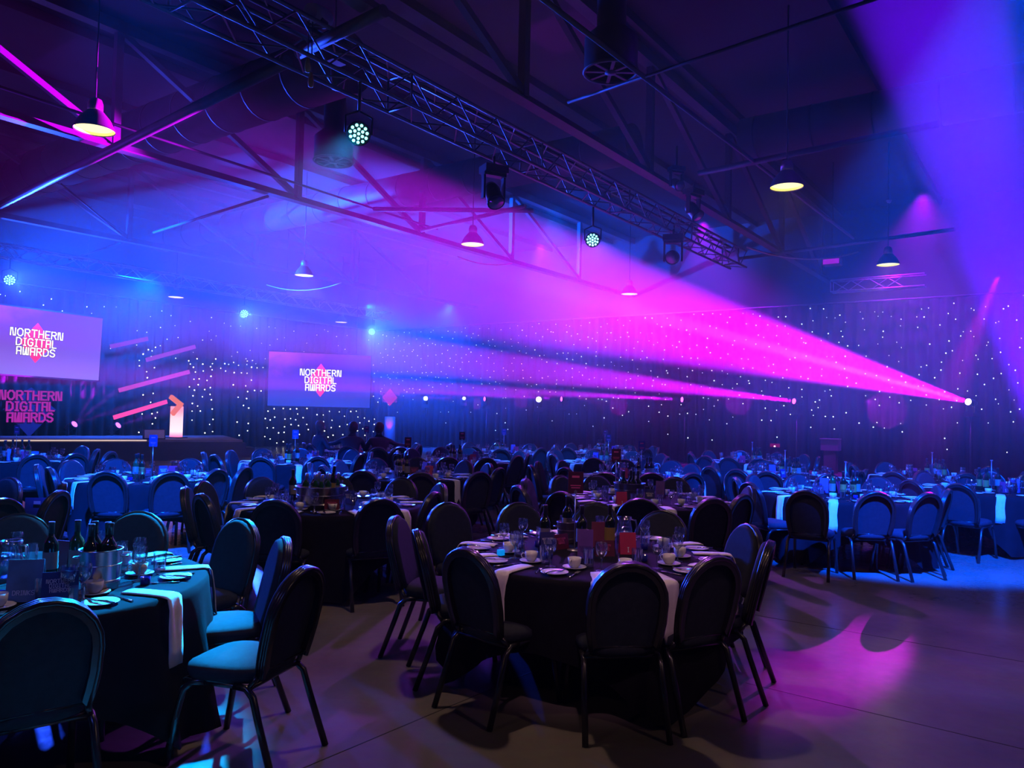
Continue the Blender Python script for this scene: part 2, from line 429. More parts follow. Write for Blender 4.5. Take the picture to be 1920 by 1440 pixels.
strut('steel strut that ends near the lamp above the magenta beam', at(790, 432, 6.0), at(985, 386, 6.0), 0.045)
strut('long thin conduit running over the round vent towards the right lamp', at(930, -70, 6.0), at(1600, 447, 6.0), 0.032)
strut('thin conduit beside the middle roof truss', at(-40, 150, 6.2), at(820, 430, 6.2), 0.025)
# purlins under the deck
for k in range(13):
    b = -8 + k * 2.75
    mb = MB(); beam(mb, R(A0, b, 8.16), R(A1, b, 8.16), 0.09, 0.16)
    tag(mb.build('trim_%d' % (k + 1), M_DECK), kind='structure')

# ------------------------------------------------------------------ ducts, vents
def duct(lab, p, q, r):
    t = thing('air_duct', lab, 'duct', (0, 0, 0))
    mb = MB(); mb.tube([p, q], r, 28); mb.build('pipe', M_DUCT, t)
    L = (q - p).length; n = int(L / 1.1); d = (q - p).normalized()
    for i in range(1, n + 1):
        c = p + d * (i * 1.1); rb = MB(); rb.tube([c - d * 0.02, c + d * 0.02], r + 0.009, 28); rb.build('joint_band', M_DUCT, t)
    return t
duct('large round air duct over the pendant lamp nearest the left edge', R(8.4, 9.5, 7.35), R(8.4, 25.8, 7.35), 0.52)
duct('round air duct behind the near roof truss posts', R(14.5, 7.4, 7.4), R(14.5, 25.8, 7.4), 0.42)
duct('round air duct high over the right side tables', R(15.5, -7.0, 7.4), R(15.5, 5.4, 7.4), 0.42)
duct('round air duct low at the left edge beyond the roof strut', R(4.4, 14.5, 6.9), R(4.4, 25.6, 6.9), 0.5)
def vent(lab, px, py, z, r):
    c = at(px, py, z)
    t = thing('round_vent', lab, 'vent', c)
    mb = MB(); mb.open_lathe([(r, 0), (r, 0.45), (r * 0.55, 0.6), (r * 0.55, 8.25 - z)], 28); mb.build('neck', M_DUCT, t)
    g = MB(); g.tube([(r * cos(i * pi / 14), r * sin(i * pi / 14), 0) for i in range(28)], 0.022, 6, closed=True); g.build('rim', M_STEEL, t)
    for k in range(8):
        s = MB(); s.box((cos(k * pi / 4) * r * 0.5, sin(k * pi / 4) * r * 0.5, 0), (r, 0.045, 0.02), Matrix.Rotation(k * pi / 4, 3, 'Z')); s.build('spoke', M_STEEL, t)
    h = MB(); h.lathe([(0.0, -0.03), (0.08, -0.02), (0.08, 0.03)], 12); h.build('hub', M_STEEL, t)
vent('round spoked air vent beside the top of the long conduit', 1145, 135, 6.3, 0.36)
vent('round air vent hanging left of the cyan spotlight nearest the camera', 625, 303, 6.3, 0.36)

# ------------------------------------------------------------------ lighting trusses
def box_truss(lab, p0, p1, w, m, chord=0.024, lace=0.011, step=0.5, pieces=True):
    t = thing('lighting_truss', lab, 'truss', (0, 0, 0))
    d = (p1 - p0); L = d.length; d.normalize(); s = d.cross(Vector((0, 0, 1))).normalized(); u = Vector((0, 0, 1))
    C = [s * (w / 2) + u * (w / 2), s * (w / 2) - u * (w / 2), -s * (w / 2) - u * (w / 2), -s * (w / 2) + u * (w / 2)]
    for c in C:
        mb = MB(); mb.tube([p0 + c, p1 + c], chord, 8); mb.build('chord', m, t)
    n = int(L / step); allb = MB(); cnt = 0
    for face in range(4):
        a, b = C[face], C[(face + 1) % 4]
        for i in range(n):
            x, y = (a, b) if i % 2 == 0 else (b, a)
            P = p0 + d * (i * step) + x; Q = p0 + d * ((i + 1) * step) + y
            if pieces and cnt < 300:
                mb = MB(); mb.tube([P, Q], lace, 5, caps=False); mb.build('lattice_bar', m, t); cnt += 1
            else: allb.tube([P, Q], lace, 5, caps=False)
    if allb.v: tag(allb.build('lattice_bars', m, t), kind='stuff')
    for i in range(0, int(L / 3) + 1):
        q = p0 + d * min(i * 3.0, L)
        e = MB()
        for c, c2 in zip(C, C[1:] + C[:1]): e.tube([q + c, q + c2], lace * 1.3, 6)
        e.build('end_frame', m, t)
    return t
TB = 6.93
TR0, TR1 = R(-2.0, TB, 5.75), R(19.6, TB, 5.75)
box_truss('lattice lighting truss crossing overhead from the top left to the middle right', TR0, TR1, 0.42, M_ALUD, 0.026, 0.012, 0.45)
_f = (PAR_FAR[2] - PAR_FAR[0]).normalized(); FT0, FT1 = PAR_FAR[0] - _f * 4.0, PAR_FAR[2] + _f * 1.0
FT0.z = FT1.z = 5.65
box_truss('pale lattice truss in front of the stage lit blue by haze', FT0, FT1, 0.34, M_ALU, 0.026, 0.014, 0.45)
# small truss piece high at the right wall
q0, q1 = at_a(1560, 538, 24.2), at_a(1735, 535, 24.2); q1.z = q0.z
box_truss('short lattice truss catching warm light above the right wall stars', q0, q1, 0.34, M_ALU, 0.024, 0.012, 0.5)

# cables
def cable(lab, pts, r, m=M_BLACKP, sag=0.15):
    P = []; n = 14
    for (p, q) in zip(pts, pts[1:]):
        for i in range(n + 1):
            t = i / n; v = p.lerp(q, t); v.z -= sag * 4 * t * (1 - t); P.append(v)
    mb = MB(); mb.tube(P, r, 6); tag(mb.build('cable', m), lab, 'cable')
M_CABLE = mat('pale_cable', (0.55, 0.45, 0.33), 0.5, noise=0.1, scale=10)
cable('pale cable sagging from the end of the near lighting truss', [at(1400, 463, 5.6), at(1610, 472, 5.6)], 0.022, M_CABLE, 0.22)
cable('short pale cable below the lamp above the magenta beam', [at(858, 481, 5.3), at(960, 494, 5.3)], 0.016, M_CABLE, 0.1)
cable('pale cable swagged beneath the lit end of the stage truss', [at(500, 534, 5.4), at(640, 530, 5.4)], 0.012, M_CABLE, 0.2)
cable('black cable run laid on top of the near lighting truss', [R(0, TB + 0.05, 5.98), R(10, TB - 0.05, 5.98), R(19, TB, 5.98)], 0.03, M_BLACKP, 0.02)

# ------------------------------------------------------------------ drapes with star lights
def drape(name, lab, fpt, length, z0, z1, pitch=0.34, amp=0.07):
    n = int(length / (pitch / 6)); vs = []; fs = []
    for i in range(n + 1):
        s = length * i / n
        o = amp * sin(2 * pi * s / pitch + 0.8 * sin(s * 1.7)) + 0.02 * sin(s * 9.1)
        for z in (z0, z1): 
            p = fpt(s, o); vs.append((p.x, p.y, z))
    for i in range(n): fs.append((2 * i, 2 * i + 2, 2 * i + 3, 2 * i + 1))
    mb = MB(); mb.add(vs, fs, True)
    t = thing(name, lab, 'curtain', (0, 0, 0)); c = mb.build('cloth', M_DRAPE, t)
    md = c.modifiers.new('thickness', 'SOLIDIFY'); md.thickness = 0.012
    rl = MB(); rl.tube([Vector((fpt(0, 0).x, fpt(0, 0).y, z1 + 0.03)), Vector((fpt(length, 0).x, fpt(length, 0).y, z1 + 0.03))], 0.03, 8); rl.build('rail', M_ALUD, t)
    return t
EAST_A = WALL_A - 0.35
d_east = drape('star_cloth', 'black pleated star cloth covering the long wall behind the magenta beams', lambda s, o: R(EAST_A + o, -8.0 + s), 34.2, 0.02, 5.25)
NORTH_B = WALL_B - 0.35
d_north = drape('star_cloth', 'black pleated star cloth hung behind the stage and both screens', lambda s, o: R(-4 + s, NORTH_B + o), 29.2, 0.02, 5.25)
M_STAR = glow('star_led', (0.80, 0.95, 1.0), 6.5)
M_STAR2 = glow('warm_star_led', (1.0, 0.98, 0.72), 8.0)
def star_mesh(r):
    mb = MB(); mb.add([(r, 0, 0), (-r, 0, 0), (0, r, 0), (0, -r, 0), (0, 0, r), (0, 0, -r)],
                      [(0, 2, 4), (2, 1, 4), (1, 3, 4), (3, 0, 4), (2, 0, 5), (1, 2, 5), (3, 1, 5), (0, 3, 5)], True)
    return mb
SM = [star_mesh(r).mesh('star_light', M_STAR) for r in (0.011, 0.014, 0.017)]
def stars(parent, pts, meshes, rad, m, single):
    pts = sorted(pts, key=lambda p: (p - EYE).length)
    for i, p in enumerate(pts[:single]): put('star_light', meshes[i % len(meshes)], parent, p)
    rest = MB()
    for p in pts[single:]:
        s = star_mesh(rad * random.uniform(0.75, 1.2)); rest.add([Vector(v) + p for v in s.v], s.f, True)
    if rest.v: tag(rest.build('star_lights', m, parent), kind='stuff')
rs = random.Random(11)
P = []
b = -7.5
while b < 26:
    z = 0.95
    while z < 5.2:
        keep = 0.9 if z > 2.2 else (0.5 if z > 1.5 else 0.25)
        if rs.random() < keep * (0.45 if b > 18 and z < 2.6 else 1): P.append(R(EAST_A - 0.10, b + rs.uniform(-0.17, 0.17), z + rs.uniform(-0.15, 0.15)))
        z += 0.34
    b += 0.37
stars(d_east, P, SM, 0.0145, M_STAR, 299)
P = []
a = 1.0
while a < 25.2:
    z = 3.2
    while z < 5.2:
        if rs.random() < 0.55: P.append(R(a + rs.uniform(-0.2, 0.2), NORTH_B - 0.10, z + rs.uniform(-0.2, 0.2)))
        z += 0.42
    a += 0.45
stars(d_north, P, SM, 0.0145, M_STAR, 120)
# brighter warm-white LED drops beside the lectern and under the right screen
warm = thing('led_star_drop', 'net of larger warm white star lights beside the lectern and under the right screen', 'light net', (0, 0, 0))
SM2 = [star_mesh(r).mesh('star_light', M_STAR2) for r in (0.018, 0.023)]
REG = [(258, 650, 296, 822, 22), (352, 672, 396, 745, 20), (358, 745, 400, 815, 11), (396, 672, 425, 700, 6), (434, 672, 498, 735, 16), (436, 735, 470, 822, 8),
       (495, 765, 714, 836, 78), (697, 683, 746, 722, 13), (690, 735, 712, 762, 5)]
Q = []
for x0, y0, x1, y1, n in REG:
    got = []; k = 0
    while len(got) < n and k < 4000:
        k += 1; x, y = rs.uniform(x0, x1), rs.uniform(y0, y1)
        if all((x - u) ** 2 + (y - v) ** 2 > 95 for u, v in got): got.append((x, y))
    for x, y in got: Q.append(at_b(x, y, 26.05))
stars(warm, Q, SM2, 0.028, M_STAR2, 300)
# ------------------------------------------------------------------ stage
M_STAGE = mat('stage_carpet', (0.16, 0.13, 0.14), 0.85, noise=0.2, scale=4, bump=0.2, bscale=200)
M_FASCIA = mat('black_stage_fascia', (0.035, 0.03, 0.04), 0.6, noise=0.2, scale=3)
S0, S1 = at(-120, 825, 0.6), at(455, 825, 0.6)
sd = (S1 - S0).normalized(); sn = Vector((-sd.y, sd.x, 0))
st = thing('stage', 'low dark stage with a pale front edge beneath the left screen', 'stage', (0, 0, 0))
def back(p):           # where a line straight back from the stage edge stops, just short of the drape
    return p + sn * min(3.6, (NORTH_B - 0.3 - p.dot(BX)) / sn.dot(BX))
P = [S0, S1, back(S1), back(S0)]
deckm = MB(); deckm.prism([(p.x, p.y) for p in P], 0.54, 0.6); deckm.build('deck', M_STAGE, st)
L = (S1 - S0).length; n = int(L / 2.0)
for i in range(n):
    p = S0 + sd * (L * i / n + 0.01); q = S0 + sd * (L * (i + 1) / n - 0.01)
    f = MB(); f.prism([(v.x, v.y) for v in (p, q, q + sn * 0.03, p + sn * 0.03)], 0.0, 0.54); f.build('fascia_panel', M_FASCIA, st)
f = MB(); f.prism([(v.x, v.y) for v in (S1 - sd * 0.03, S1, S1 + sn * 3.6, S1 - sd * 0.03 + sn * 3.6)], 0.0, 0.54); f.build('side_panel', M_FASCIA, st)
edge = MB(); e1 = at(275, 825, 0.6)
edge.prism([(v.x, v.y) for v in (S0 - sn * 0.02, e1 - sn * 0.02, e1, S0)], 0.57, 0.605)
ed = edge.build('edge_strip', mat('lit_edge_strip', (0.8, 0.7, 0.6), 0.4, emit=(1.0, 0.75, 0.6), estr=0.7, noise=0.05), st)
ed['label'] = 'pale lit edge strip'
# steps at the right end of the stage
sp = thing('stage_steps', 'dark steps at the end of the stage beside the lectern', 'steps', (0, 0, 0))
for k in range(3):
    mb = MB(); o = S1 + sd * (0.05 + 0.28 * k) + sn * 1.2
    mb.prism([(v.x, v.y) for v in (o, o + sd * 0.28, o + sd * 0.28 + sn * 1.0, o + sn * 1.0)], 0, 0.45 - 0.15 * k); mb.build('step', M_FASCIA, sp)

# lectern: lit white column with a coral chevron on top
lc = at(333, 822, 0.6) + sn * 0.35
lec = thing('lectern', 'glowing white and pink lectern column with a coral arrow on top', 'lectern', lc, atan2(-0.25, 1))
col = MB(); col.prism([(-0.16, -0.12), (0.13, -0.12), (0.13, 0.12), (-0.16, 0.12)], 0.03, 0.99)
def lec_mat():
    m = bpy.data.materials.new('lit_lectern_panel'); m.use_nodes = True; nt = m.node_tree; nt.nodes.clear()
    o = nt.nodes.new('ShaderNodeOutputMaterial'); e = nt.nodes.new('ShaderNodeEmission'); tc = nt.nodes.new('ShaderNodeTexCoord')
    sx = nt.nodes.new('ShaderNodeSeparateXYZ'); r = nt.nodes.new('ShaderNodeValToRGB')
    r.color_ramp.elements[0].color = (0.95, 0.12, 0.45, 1); r.color_ramp.elements[1].color = (1, 0.75, 0.8, 1)
    r.color_ramp.elements[0].position = 0.02; r.color_ramp.elements[1].position = 0.2
    el = r.color_ramp.elements.new(0.62); el.color = (1, 0.62, 0.68, 1); el = r.color_ramp.elements.new(0.85); el.color = (1, 0.32, 0.42, 1)
    nt.links.new(tc.outputs['Object'], sx.inputs[0]); nt.links.new(sx.outputs['Z'], r.inputs['Fac']); nt.links.new(r.outputs['Color'], e.inputs[0])
    e.inputs[1].default_value = 1.3; nt.links.new(e.outputs[0], o.inputs['Surface']); return m
col.build('column', lec_mat(), lec)
bs = MB(); bs.box((0, 0, 0.015), (0.5, 0.4, 0.03)); bs.build('base', M_BLACKP, lec)
M_CORAL = glow('lit_coral', (0.95, 0.20, 0.14), 1.0)
def bar2d(mb, x0, z0, x1, z1, w, t=0.1, y=-0.16):
    d = Vector((x1 - x0, z1 - z0)); L = d.length; d /= L; n = Vector((-d.y, d.x)) * w / 2
    P = [(x0 - n.x, z0 - n.y), (x1 - n.x, z1 - n.y), (x1 + n.x, z1 + n.y), (x0 + n.x, z0 + n.y)]
    mb.add([(x, y - t / 2, z) for x, z in P] + [(x, y + t / 2, z) for x, z in P],
           [(0, 1, 2, 3), (7, 6, 5, 4), (0, 4, 5, 1), (1, 5, 6, 2), (2, 6, 7, 3), (3, 7, 4, 0)])
ch = MB(); bar2d(ch, -0.14, 1.29, 0.28, 1.02, 0.13); bar2d(ch, 0.25, 1.07, -0.05, 0.74, 0.13, 0.1, -0.165); ch.build('arrow', M_CORAL, lec)
mic = MB(); mic.tube([(-0.08, 0.0, 0.99), (-0.14, 0.0, 1.05), (-0.3, 0.02, 1.07)], 0.012, 6); mic.build('microphone', M_BLACKP, lec)
tp = MB(); tp.box((-0.02, 0.02, 1.0), (0.4, 0.3, 0.02)); tp.build('top', M_BLACKP, lec)

# monitor wedge in front of the lectern
w0 = at(290, 824, 0.6) + sn * 0.12
wd = thing('monitor_speaker', 'grey floor monitor speaker beside the lectern', 'speaker', w0, atan2(sd.y, sd.x))
mb = MB(); mb.add([(-0.3, -0.05, 0), (0.3, -0.05, 0), (0.3, 0.3, 0), (-0.3, 0.3, 0), (-0.3, 0.05, 0.3), (0.3, 0.05, 0.3), (0.3, 0.3, 0.22), (-0.3, 0.3, 0.22)],
                   [(0, 1, 2, 3), (4, 7, 6, 5), (0, 4, 5, 1), (1, 5, 6, 2), (2, 6, 7, 3), (3, 7, 4, 0)]); mb.build('cabinet', M_BLACKP, wd)
mb = MB(); mb.add([(-0.27, -0.05, 0.03), (0.27, -0.05, 0.03), (0.27, 0.035, 0.27), (-0.27, 0.035, 0.27)], [(0, 1, 2, 3)]); 
g = mb.build('grille', mat('grey_grille', (0.45, 0.45, 0.48), 0.5, metal=0.4, noise=0.2, scale=60), wd); md = g.modifiers.new('t', 'SOLIDIFY'); md.thickness = 0.02; md.offset = 1

# ------------------------------------------------------------------ screens
def screen_mat(name, top, mid, bot, cloud):
    m = bpy.data.materials.new(name); m.use_nodes = True; nt = m.node_tree; nt.nodes.clear(); L = nt.links
    o = nt.nodes.new('ShaderNodeOutputMaterial'); e = nt.nodes.new('ShaderNodeEmission'); tc = nt.nodes.new('ShaderNodeTexCoord')
    sx = nt.nodes.new('ShaderNodeSeparateXYZ'); r = nt.nodes.new('ShaderNodeValToRGB'); mp = nt.nodes.new('ShaderNodeMapRange')
    mp.inputs[1].default_value = -1.05; mp.inputs[2].default_value = 1.05
    r.color_ramp.elements[0].color = (*bot, 1); r.color_ramp.elements[1].color = (*top, 1); el = r.color_ramp.elements.new(0.5); el.color = (*mid, 1)
    L.new(tc.outputs['Object'], sx.inputs[0]); L.new(sx.outputs['Y'], mp.inputs[0]); L.new(mp.outputs[0], r.inputs['Fac'])
    n = nt.nodes.new('ShaderNodeTexNoise'); n.inputs['Scale'].default_value = 1.6; n.inputs['Detail'].default_value = 8; n.inputs['Roughness'].default_value = 0.6
    n.inputs['Distortion'].default_value = 0.7
    L.new(tc.outputs['Object'], n.inputs['Vector'])
    # clouds only towards the upper left corner of the picture that is shown
    dx = nt.nodes.new('ShaderNodeMath'); dx.operation = 'MULTIPLY_ADD'; dx.inputs[1].default_value = -0.30; dx.inputs[2].default_value = -0.35
    L.new(sx.outputs['X'], dx.inputs[0])
    dy = nt.nodes.new('ShaderNodeMath'); dy.operation = 'MULTIPLY_ADD'; dy.inputs[1].default_value = 0.75; L.new(sx.outputs['Y'], dy.inputs[0]); L.new(dx.outputs[0], dy.inputs[2])
    sm = nt.nodes.new('ShaderNodeMath'); sm.operation = 'ADD'; L.new(dy.outputs[0], sm.inputs[0]); L.new(n.outputs['Fac'], sm.inputs[1])
    c = nt.nodes.new('ShaderNodeMapRange'); c.inputs[1].default_value = 0.75; c.inputs[2].default_value = 1.35; L.new(sm.outputs[0], c.inputs[0])
    mx = nt.nodes.new('ShaderNodeMix'); mx.data_type = 'RGBA'; mx.inputs[7].default_value = (*cloud, 1)
    L.new(c.outputs[0], mx.inputs[0]); L.new(r.outputs['Color'], mx.inputs[6]); L.new(mx.outputs[2], e.inputs[0])
    e.inputs[1].default_value = 1.25; L.new(e.outputs[0], o.inputs['Surface']); return m
M_WHITEGLOW = glow('screen_white', (1.0, 1.0, 0.95), 2.2)
M_PINKGLOW = glow('screen_pink', (1.0, 0.03, 0.18), 1.5)
M_SHADE = glow('screen_dark', (0.06, 0.01, 0.16), 0.6)
def screen(lab, c, xdir, w, h, m, tilt=0.0):
    X = xdir.normalized(); Z = X.cross(Vector((0, 0, 1))).normalized(); Y = Vector((0, 0, 1))
    # local X along the screen, local Y up, local Z towards the room
    M = Matrix((X, Y, Z)).transposed().to_4x4()
    t = thing('projection_screen', lab, 'screen', (0, 0, 0)); t.matrix_world = Matrix.Translation(c) @ M @ Matrix.Rotation(tilt, 4, 'Z')
    s = MB(); s.box((0, 0, 0), (w, h, 0.03)); s.build('projection_surface', m, t)
    for a, b, cx, cy in ((w + 0.08, 0.05, 0, h / 2 + 0.02), (w + 0.08, 0.05, 0, -h / 2 - 0.02), (0.05, h + 0.08, w / 2 + 0.02, 0), (0.05, h + 0.08, -w / 2 - 0.02, 0)):
        f = MB(); f.box((cx, cy, -0.02), (a, b, 0.05)); f.build('frame_bar', M_BLACKP, t)
    d = MB(); q = 0.63
    d.prism([(0, -q), (0.49, 0), (0, q), (-0.49, 0)], 0.017, 0.020); d.build('diamond', M_PINKGLOW, t)
    sh = lettering(['NORTHERN', 'DIGITAL', 'AWARDS'], 1.505, 0.021, 0.003, stroke=1.45); sh.build('lettering_shadow', M_SHADE, t)
    tx = lettering(['NORTHERN', 'DIGITAL', 'AWARDS'], 1.5, 0.025, 0.004); tx.build('lettering', M_WHITEGLOW, t)
    for sx in (-1, 1):
        k = MB(); k.tube([(sx * w * 0.35, h / 2, -0.03), (sx * w * 0.35, 8.2 - c.z, -0.03)], 0.012, 6); k.build('hanging_wire', M_STEEL, t)
    return t
cL = at_y(68, 643, 24.0)
screen('left projection screen over the stage showing the pink diamond and white award title', cL, AX, 3.95, 2.08,
       screen_mat('left_screen_picture', (0.16, 0.03, 0.40), (0.20, 0.08, 0.62), (0.22, 0.16, 0.75), (0.42, 0.08, 0.55)), radians(-1.5))
cR = at_y(601, 713, 29.0)
p0, p1 = at_y(507, 713, 28.3), at_y(695, 715, 29.7)
xd = p1 - p0; xd.z = 0
screen('right projection screen beside the corner showing the pink diamond and white award title', cR, xd, 3.78, 2.0,
       screen_mat('right_screen_picture', (0.10, 0.01, 0.42), (0.05, 0.02, 0.40), (0.03, 0.06, 0.50), (0.42, 0.04, 0.52)), radians(0.0))

# pink title on the set under the left screen
M_PINK2 = glow('lit_pink_title', (0.42, 0.02, 0.36), 1.0)
c = at_b(57, 762, 26.0)
t = thing('title_sign', 'pink award title lettering glowing on the set beneath the left screen', 'sign', (0, 0, 0))
X = AX; Z = X.cross(Vector((0, 0, 1))); t.matrix_world = Matrix.Translation(c) @ Matrix((X, Vector((0, 0, 1)), Z)).transposed().to_4x4()
lettering(['NORTHERN', 'DIGITAL', 'AWARDS'], 1.75, 0.02, 0.03, stroke=1.1, lead=7.9).build('lettering', M_PINK2, t)
dm = MB(); dm.prism([(0, -0.95), (0.75, -0.1), (0, 0.6), (-0.75, -0.1)], -0.02, 0.0); dm.build('diamond_panel', mat('dim_violet_panel', (0.03, 0.015, 0.06), 0.7, emit=(0.1, 0.02, 0.35), estr=0.03, noise=0.1), t)
# small diamond sign in the corner with its violet column
c = at_y(731, 745, 31.5)
t = thing('title_sign', 'small pink diamond award sign above the violet lit column in the corner', 'sign', (0, 0, 0))
xd2 = Vector((1, 0.2, 0)).normalized(); Z = xd2.cross(Vector((0, 0, 1))); t.matrix_world = Matrix.Translation(c) @ Matrix((xd2, Vector((0, 0, 1)), Z)).transposed().to_4x4()
dm = MB(); dm.prism([(0, -0.36), (0.3, 0), (0, 0.36), (-0.3, 0)], -0.02, 0.0); dm.build('diamond_panel', glow('dim_pink_panel', (0.75, 0.02, 0.25), 0.8), t)
lettering(['NORTHERN', 'DIGITAL', 'AWARDS'], 0.76, 0.002, 0.01, stroke=0.9).build('lettering', M_PINK2, t)
pc = at_y(731, 800, 31.6); pc.z = 0
M_COLUMN = mat('pale_fabric_column', (0.22, 0.2, 0.25), 0.8, noise=0.05, bump=0.1, bscale=80)
mb = MB(); mb.lathe([(0.22, 0), (0.22, 1.3), (0.2, 1.32)], 20)
tag(mb.build('light_column', M_COLUMN, None, pc), 'fabric column lit violet beneath the small diamond sign', 'column')
# pink light bars of the set
M_BAR = [glow('lit_pink_bar_%s' % k, c, s) for k, c, s in (('dim', (0.30, 0.05, 0.50), 0.8), ('mid', (0.36, 0.05, 0.52), 0.9), ('pink', (0.62, 0.06, 0.52), 1.0), ('hot', (1.0, 0.07, 0.40), 1.1))]
BARS = [((207, 650), (277, 635), 0, 'dim pink light bar slanting above the others beside the left screen'),
        ((274, 675), (366, 650), 1, 'dim pink light bar slanting over the lectern'),
        ((223, 732), (355, 697), 2, 'long pink light bar slanting just above the lectern'),
        ((213, 783), (313, 753), 3, 'brightest pink light bar slanting beside the lectern')]
for (x0, y0), (x1, y1), k, lab in BARS:
    p, q = at_b(x0, y0, 25.7), at_b(x1, y1, 25.7); d = q - p; Lb = d.length; d.normalize(); Zb = d.cross(BX).normalized()
    M = Matrix((d, BX, Zb)).transposed()
    t = thing('light_bar', lab, 'light bar', (p + q) / 2, 0, 'pink light bars of the set')
    mb = MB(); mb.box((0, 0, 0), (Lb, 0.05, 0.14), M); mb.build('tube', M_BAR[k], t)
    mb = MB(); mb.box(BX * 0.05, (Lb, 0.04, 0.10), M); mb.build('housing', M_BLACKP, t)

# ------------------------------------------------------------------ moving heads
M_LENS_MAG = glow('magenta_lens', (1.0, 0.05, 0.9), 9.0)
M_LENS_WHITE = glow('white_lens', (0.95, 1.0, 0.85), 9.0)
M_LENS_HOT = glow('hot_lens', (1.0, 0.75, 1.0), 30.0)
M_LENS_VIO = glow('violet_lens', (0.8, 0.15, 1.0), 2.5)
def moving_head(lab, c, aim, lens, s=1.0, stand=0.0, grp=None):
    """base, yoke and head with a lens; the lens centre sits at c."""
    d = (aim - c).normalized(); yaw = atan2(d.y, d.x)
    t = thing('moving_head', lab, 'stage light', Vector((c.x, c.y, c.z)), yaw, grp)
    q = d.copy(); q = Matrix.Rotation(-yaw, 3, 'Z') @ d; rot = Vector((0, 0, 1)).rotation_difference(q).to_matrix()
    hb = q * -0.10 * s      # pivot behind the lens
    h = MB(); h.lathe([(0.0, -0.30 * s), (0.07 * s, -0.29 * s), (0.09 * s, -0.22 * s), (0.09 * s, -0.06 * s), (0.105 * s, -0.02 * s), (0.105 * s, -0.004 * s)], 16, rot=rot); h.build('head', M_BLACKP, t)
    le = MB(); le.lathe([(0.085 * s, -0.006 * s), (0.05 * s, 0.006 * s), (0.0, 0.01 * s)], 16, rot=rot); le.build('lens', lens, t)
    y = MB()
    for sy in (-1, 1): y.box((hb.x, sy * 0.12 * s, hb.z - 0.1 * s), (0.07 * s, 0.025 * s, 0.3 * s))
    y.box((hb.x, 0, hb.z - 0.25 * s), (0.1 * s, 0.27 * s, 0.03 * s)); y.build('yoke', M_BLACKP, t)
    b = MB(); b.box((hb.x, 0, hb.z - 0.31 * s), (0.22 * s, 0.28 * s, 0.09 * s)); b.build('base', M_BLACKP, t)
    return t, hb.z - 0.355 * s, hb.x
def pole_stand(lab, c, z, grp):
    t = thing('lighting_stand', lab, 'stand', (c.x, c.y, 0), 0, grp)
    b = MB(); b.box((0, 0, 0.01), (0.5, 0.5, 0.02)); b.build('base_plate', M_BLACKP, t)
    p = MB(); p.tube([(0, 0, 0.02), (0, 0, z)], 0.022, 8); p.build('pole', M_BLACKP, t)
    k = MB(); k.box((0, 0, z - 0.01), (0.24, 0.24, 0.02)); k.build('top_plate', M_BLACKP, t)
names = ['moving head throwing the widest magenta beam at the star cloth', 'moving head throwing the second magenta beam from the right',
         'moving head throwing the thin magenta beam in the middle of the star cloth', 'small moving head between the white lamps with a short magenta beam',
         'farthest moving head beside the faint circle near the corner']
for (m, tgt, ang, pw, c_), nm in zip(MOVERS, names):
    d = (tgt - m).normalized()
    t, zb, xb = moving_head(nm, m - d * 0.03, tgt, M_LENS_HOT if 'widest' in nm else M_LENS_MAG, 1.1, grp='moving heads along the star cloth')
    pole_stand('slim stand under the ' + nm.split(' throwing')[0].split(' beside')[0].split(' between')[0] + ' ' + ['of the widest beam', 'of the second beam', 'of the thin middle beam', 'between the white lamps', 'nearest the corner'][names.index(nm)],
               m - d * 0.03 + Vector((d.x, d.y, 0)).normalized() * xb, m.z + zb - d.z * 0.03, 'stands along the star cloth')
for k, (px, py, s, lab) in enumerate([(798, 747, 1.1, 'round white flood lamp farthest along the star cloth'), (870, 747, 0.8, 'dim white flood lamp between the other two by the star cloth'), (1010, 749, 1.3, 'brightest white flood lamp between the magenta lenses')]):
    c = at_a(px, py, MOVER_A)
    t, zb, xb = moving_head(lab, c, EYE, M_LENS_WHITE, s, grp='white lamps along the star cloth')
    dd = (EYE - c); dd.z = 0; dd.normalize()
    pole_stand('slim stand under the ' + lab, c + dd * xb, c.z + zb, 'stands along the star cloth')
STAGE_HEADS = [(140, 795, 'moving head on the stage throwing a violet fan beneath the left screen'), (222, 797, 'moving head on the stage under the brightest pink bar')]
SH = []
for px, py, lab in STAGE_HEADS:
    c = at_y(px, py, 24.2 if px < 200 else 25.0); SH.append(c)
    t, zb, xb = moving_head(lab, c, c + Vector((2.5, -0.6, 1.6)), M_LENS_VIO, 1.3, grp='moving heads on the stage')
    bx_ = MB(); zz = c.z + zb
    bx_.box((0, 0, (zz - 0.6) / 2), (0.4, 0.4, zz - 0.6))
    dd = Vector((2.5, -0.6, 0)).normalized()
    tag(bx_.build('flight_case', M_FASCIA, None, Vector((c.x + dd.x * xb, c.y + dd.y * xb, 0.6))), 'black box under the ' + lab.split(' throwing')[0].split(' under')[0] + (' nearest the left screen' if px < 200 else ' nearest the lectern'), 'box')

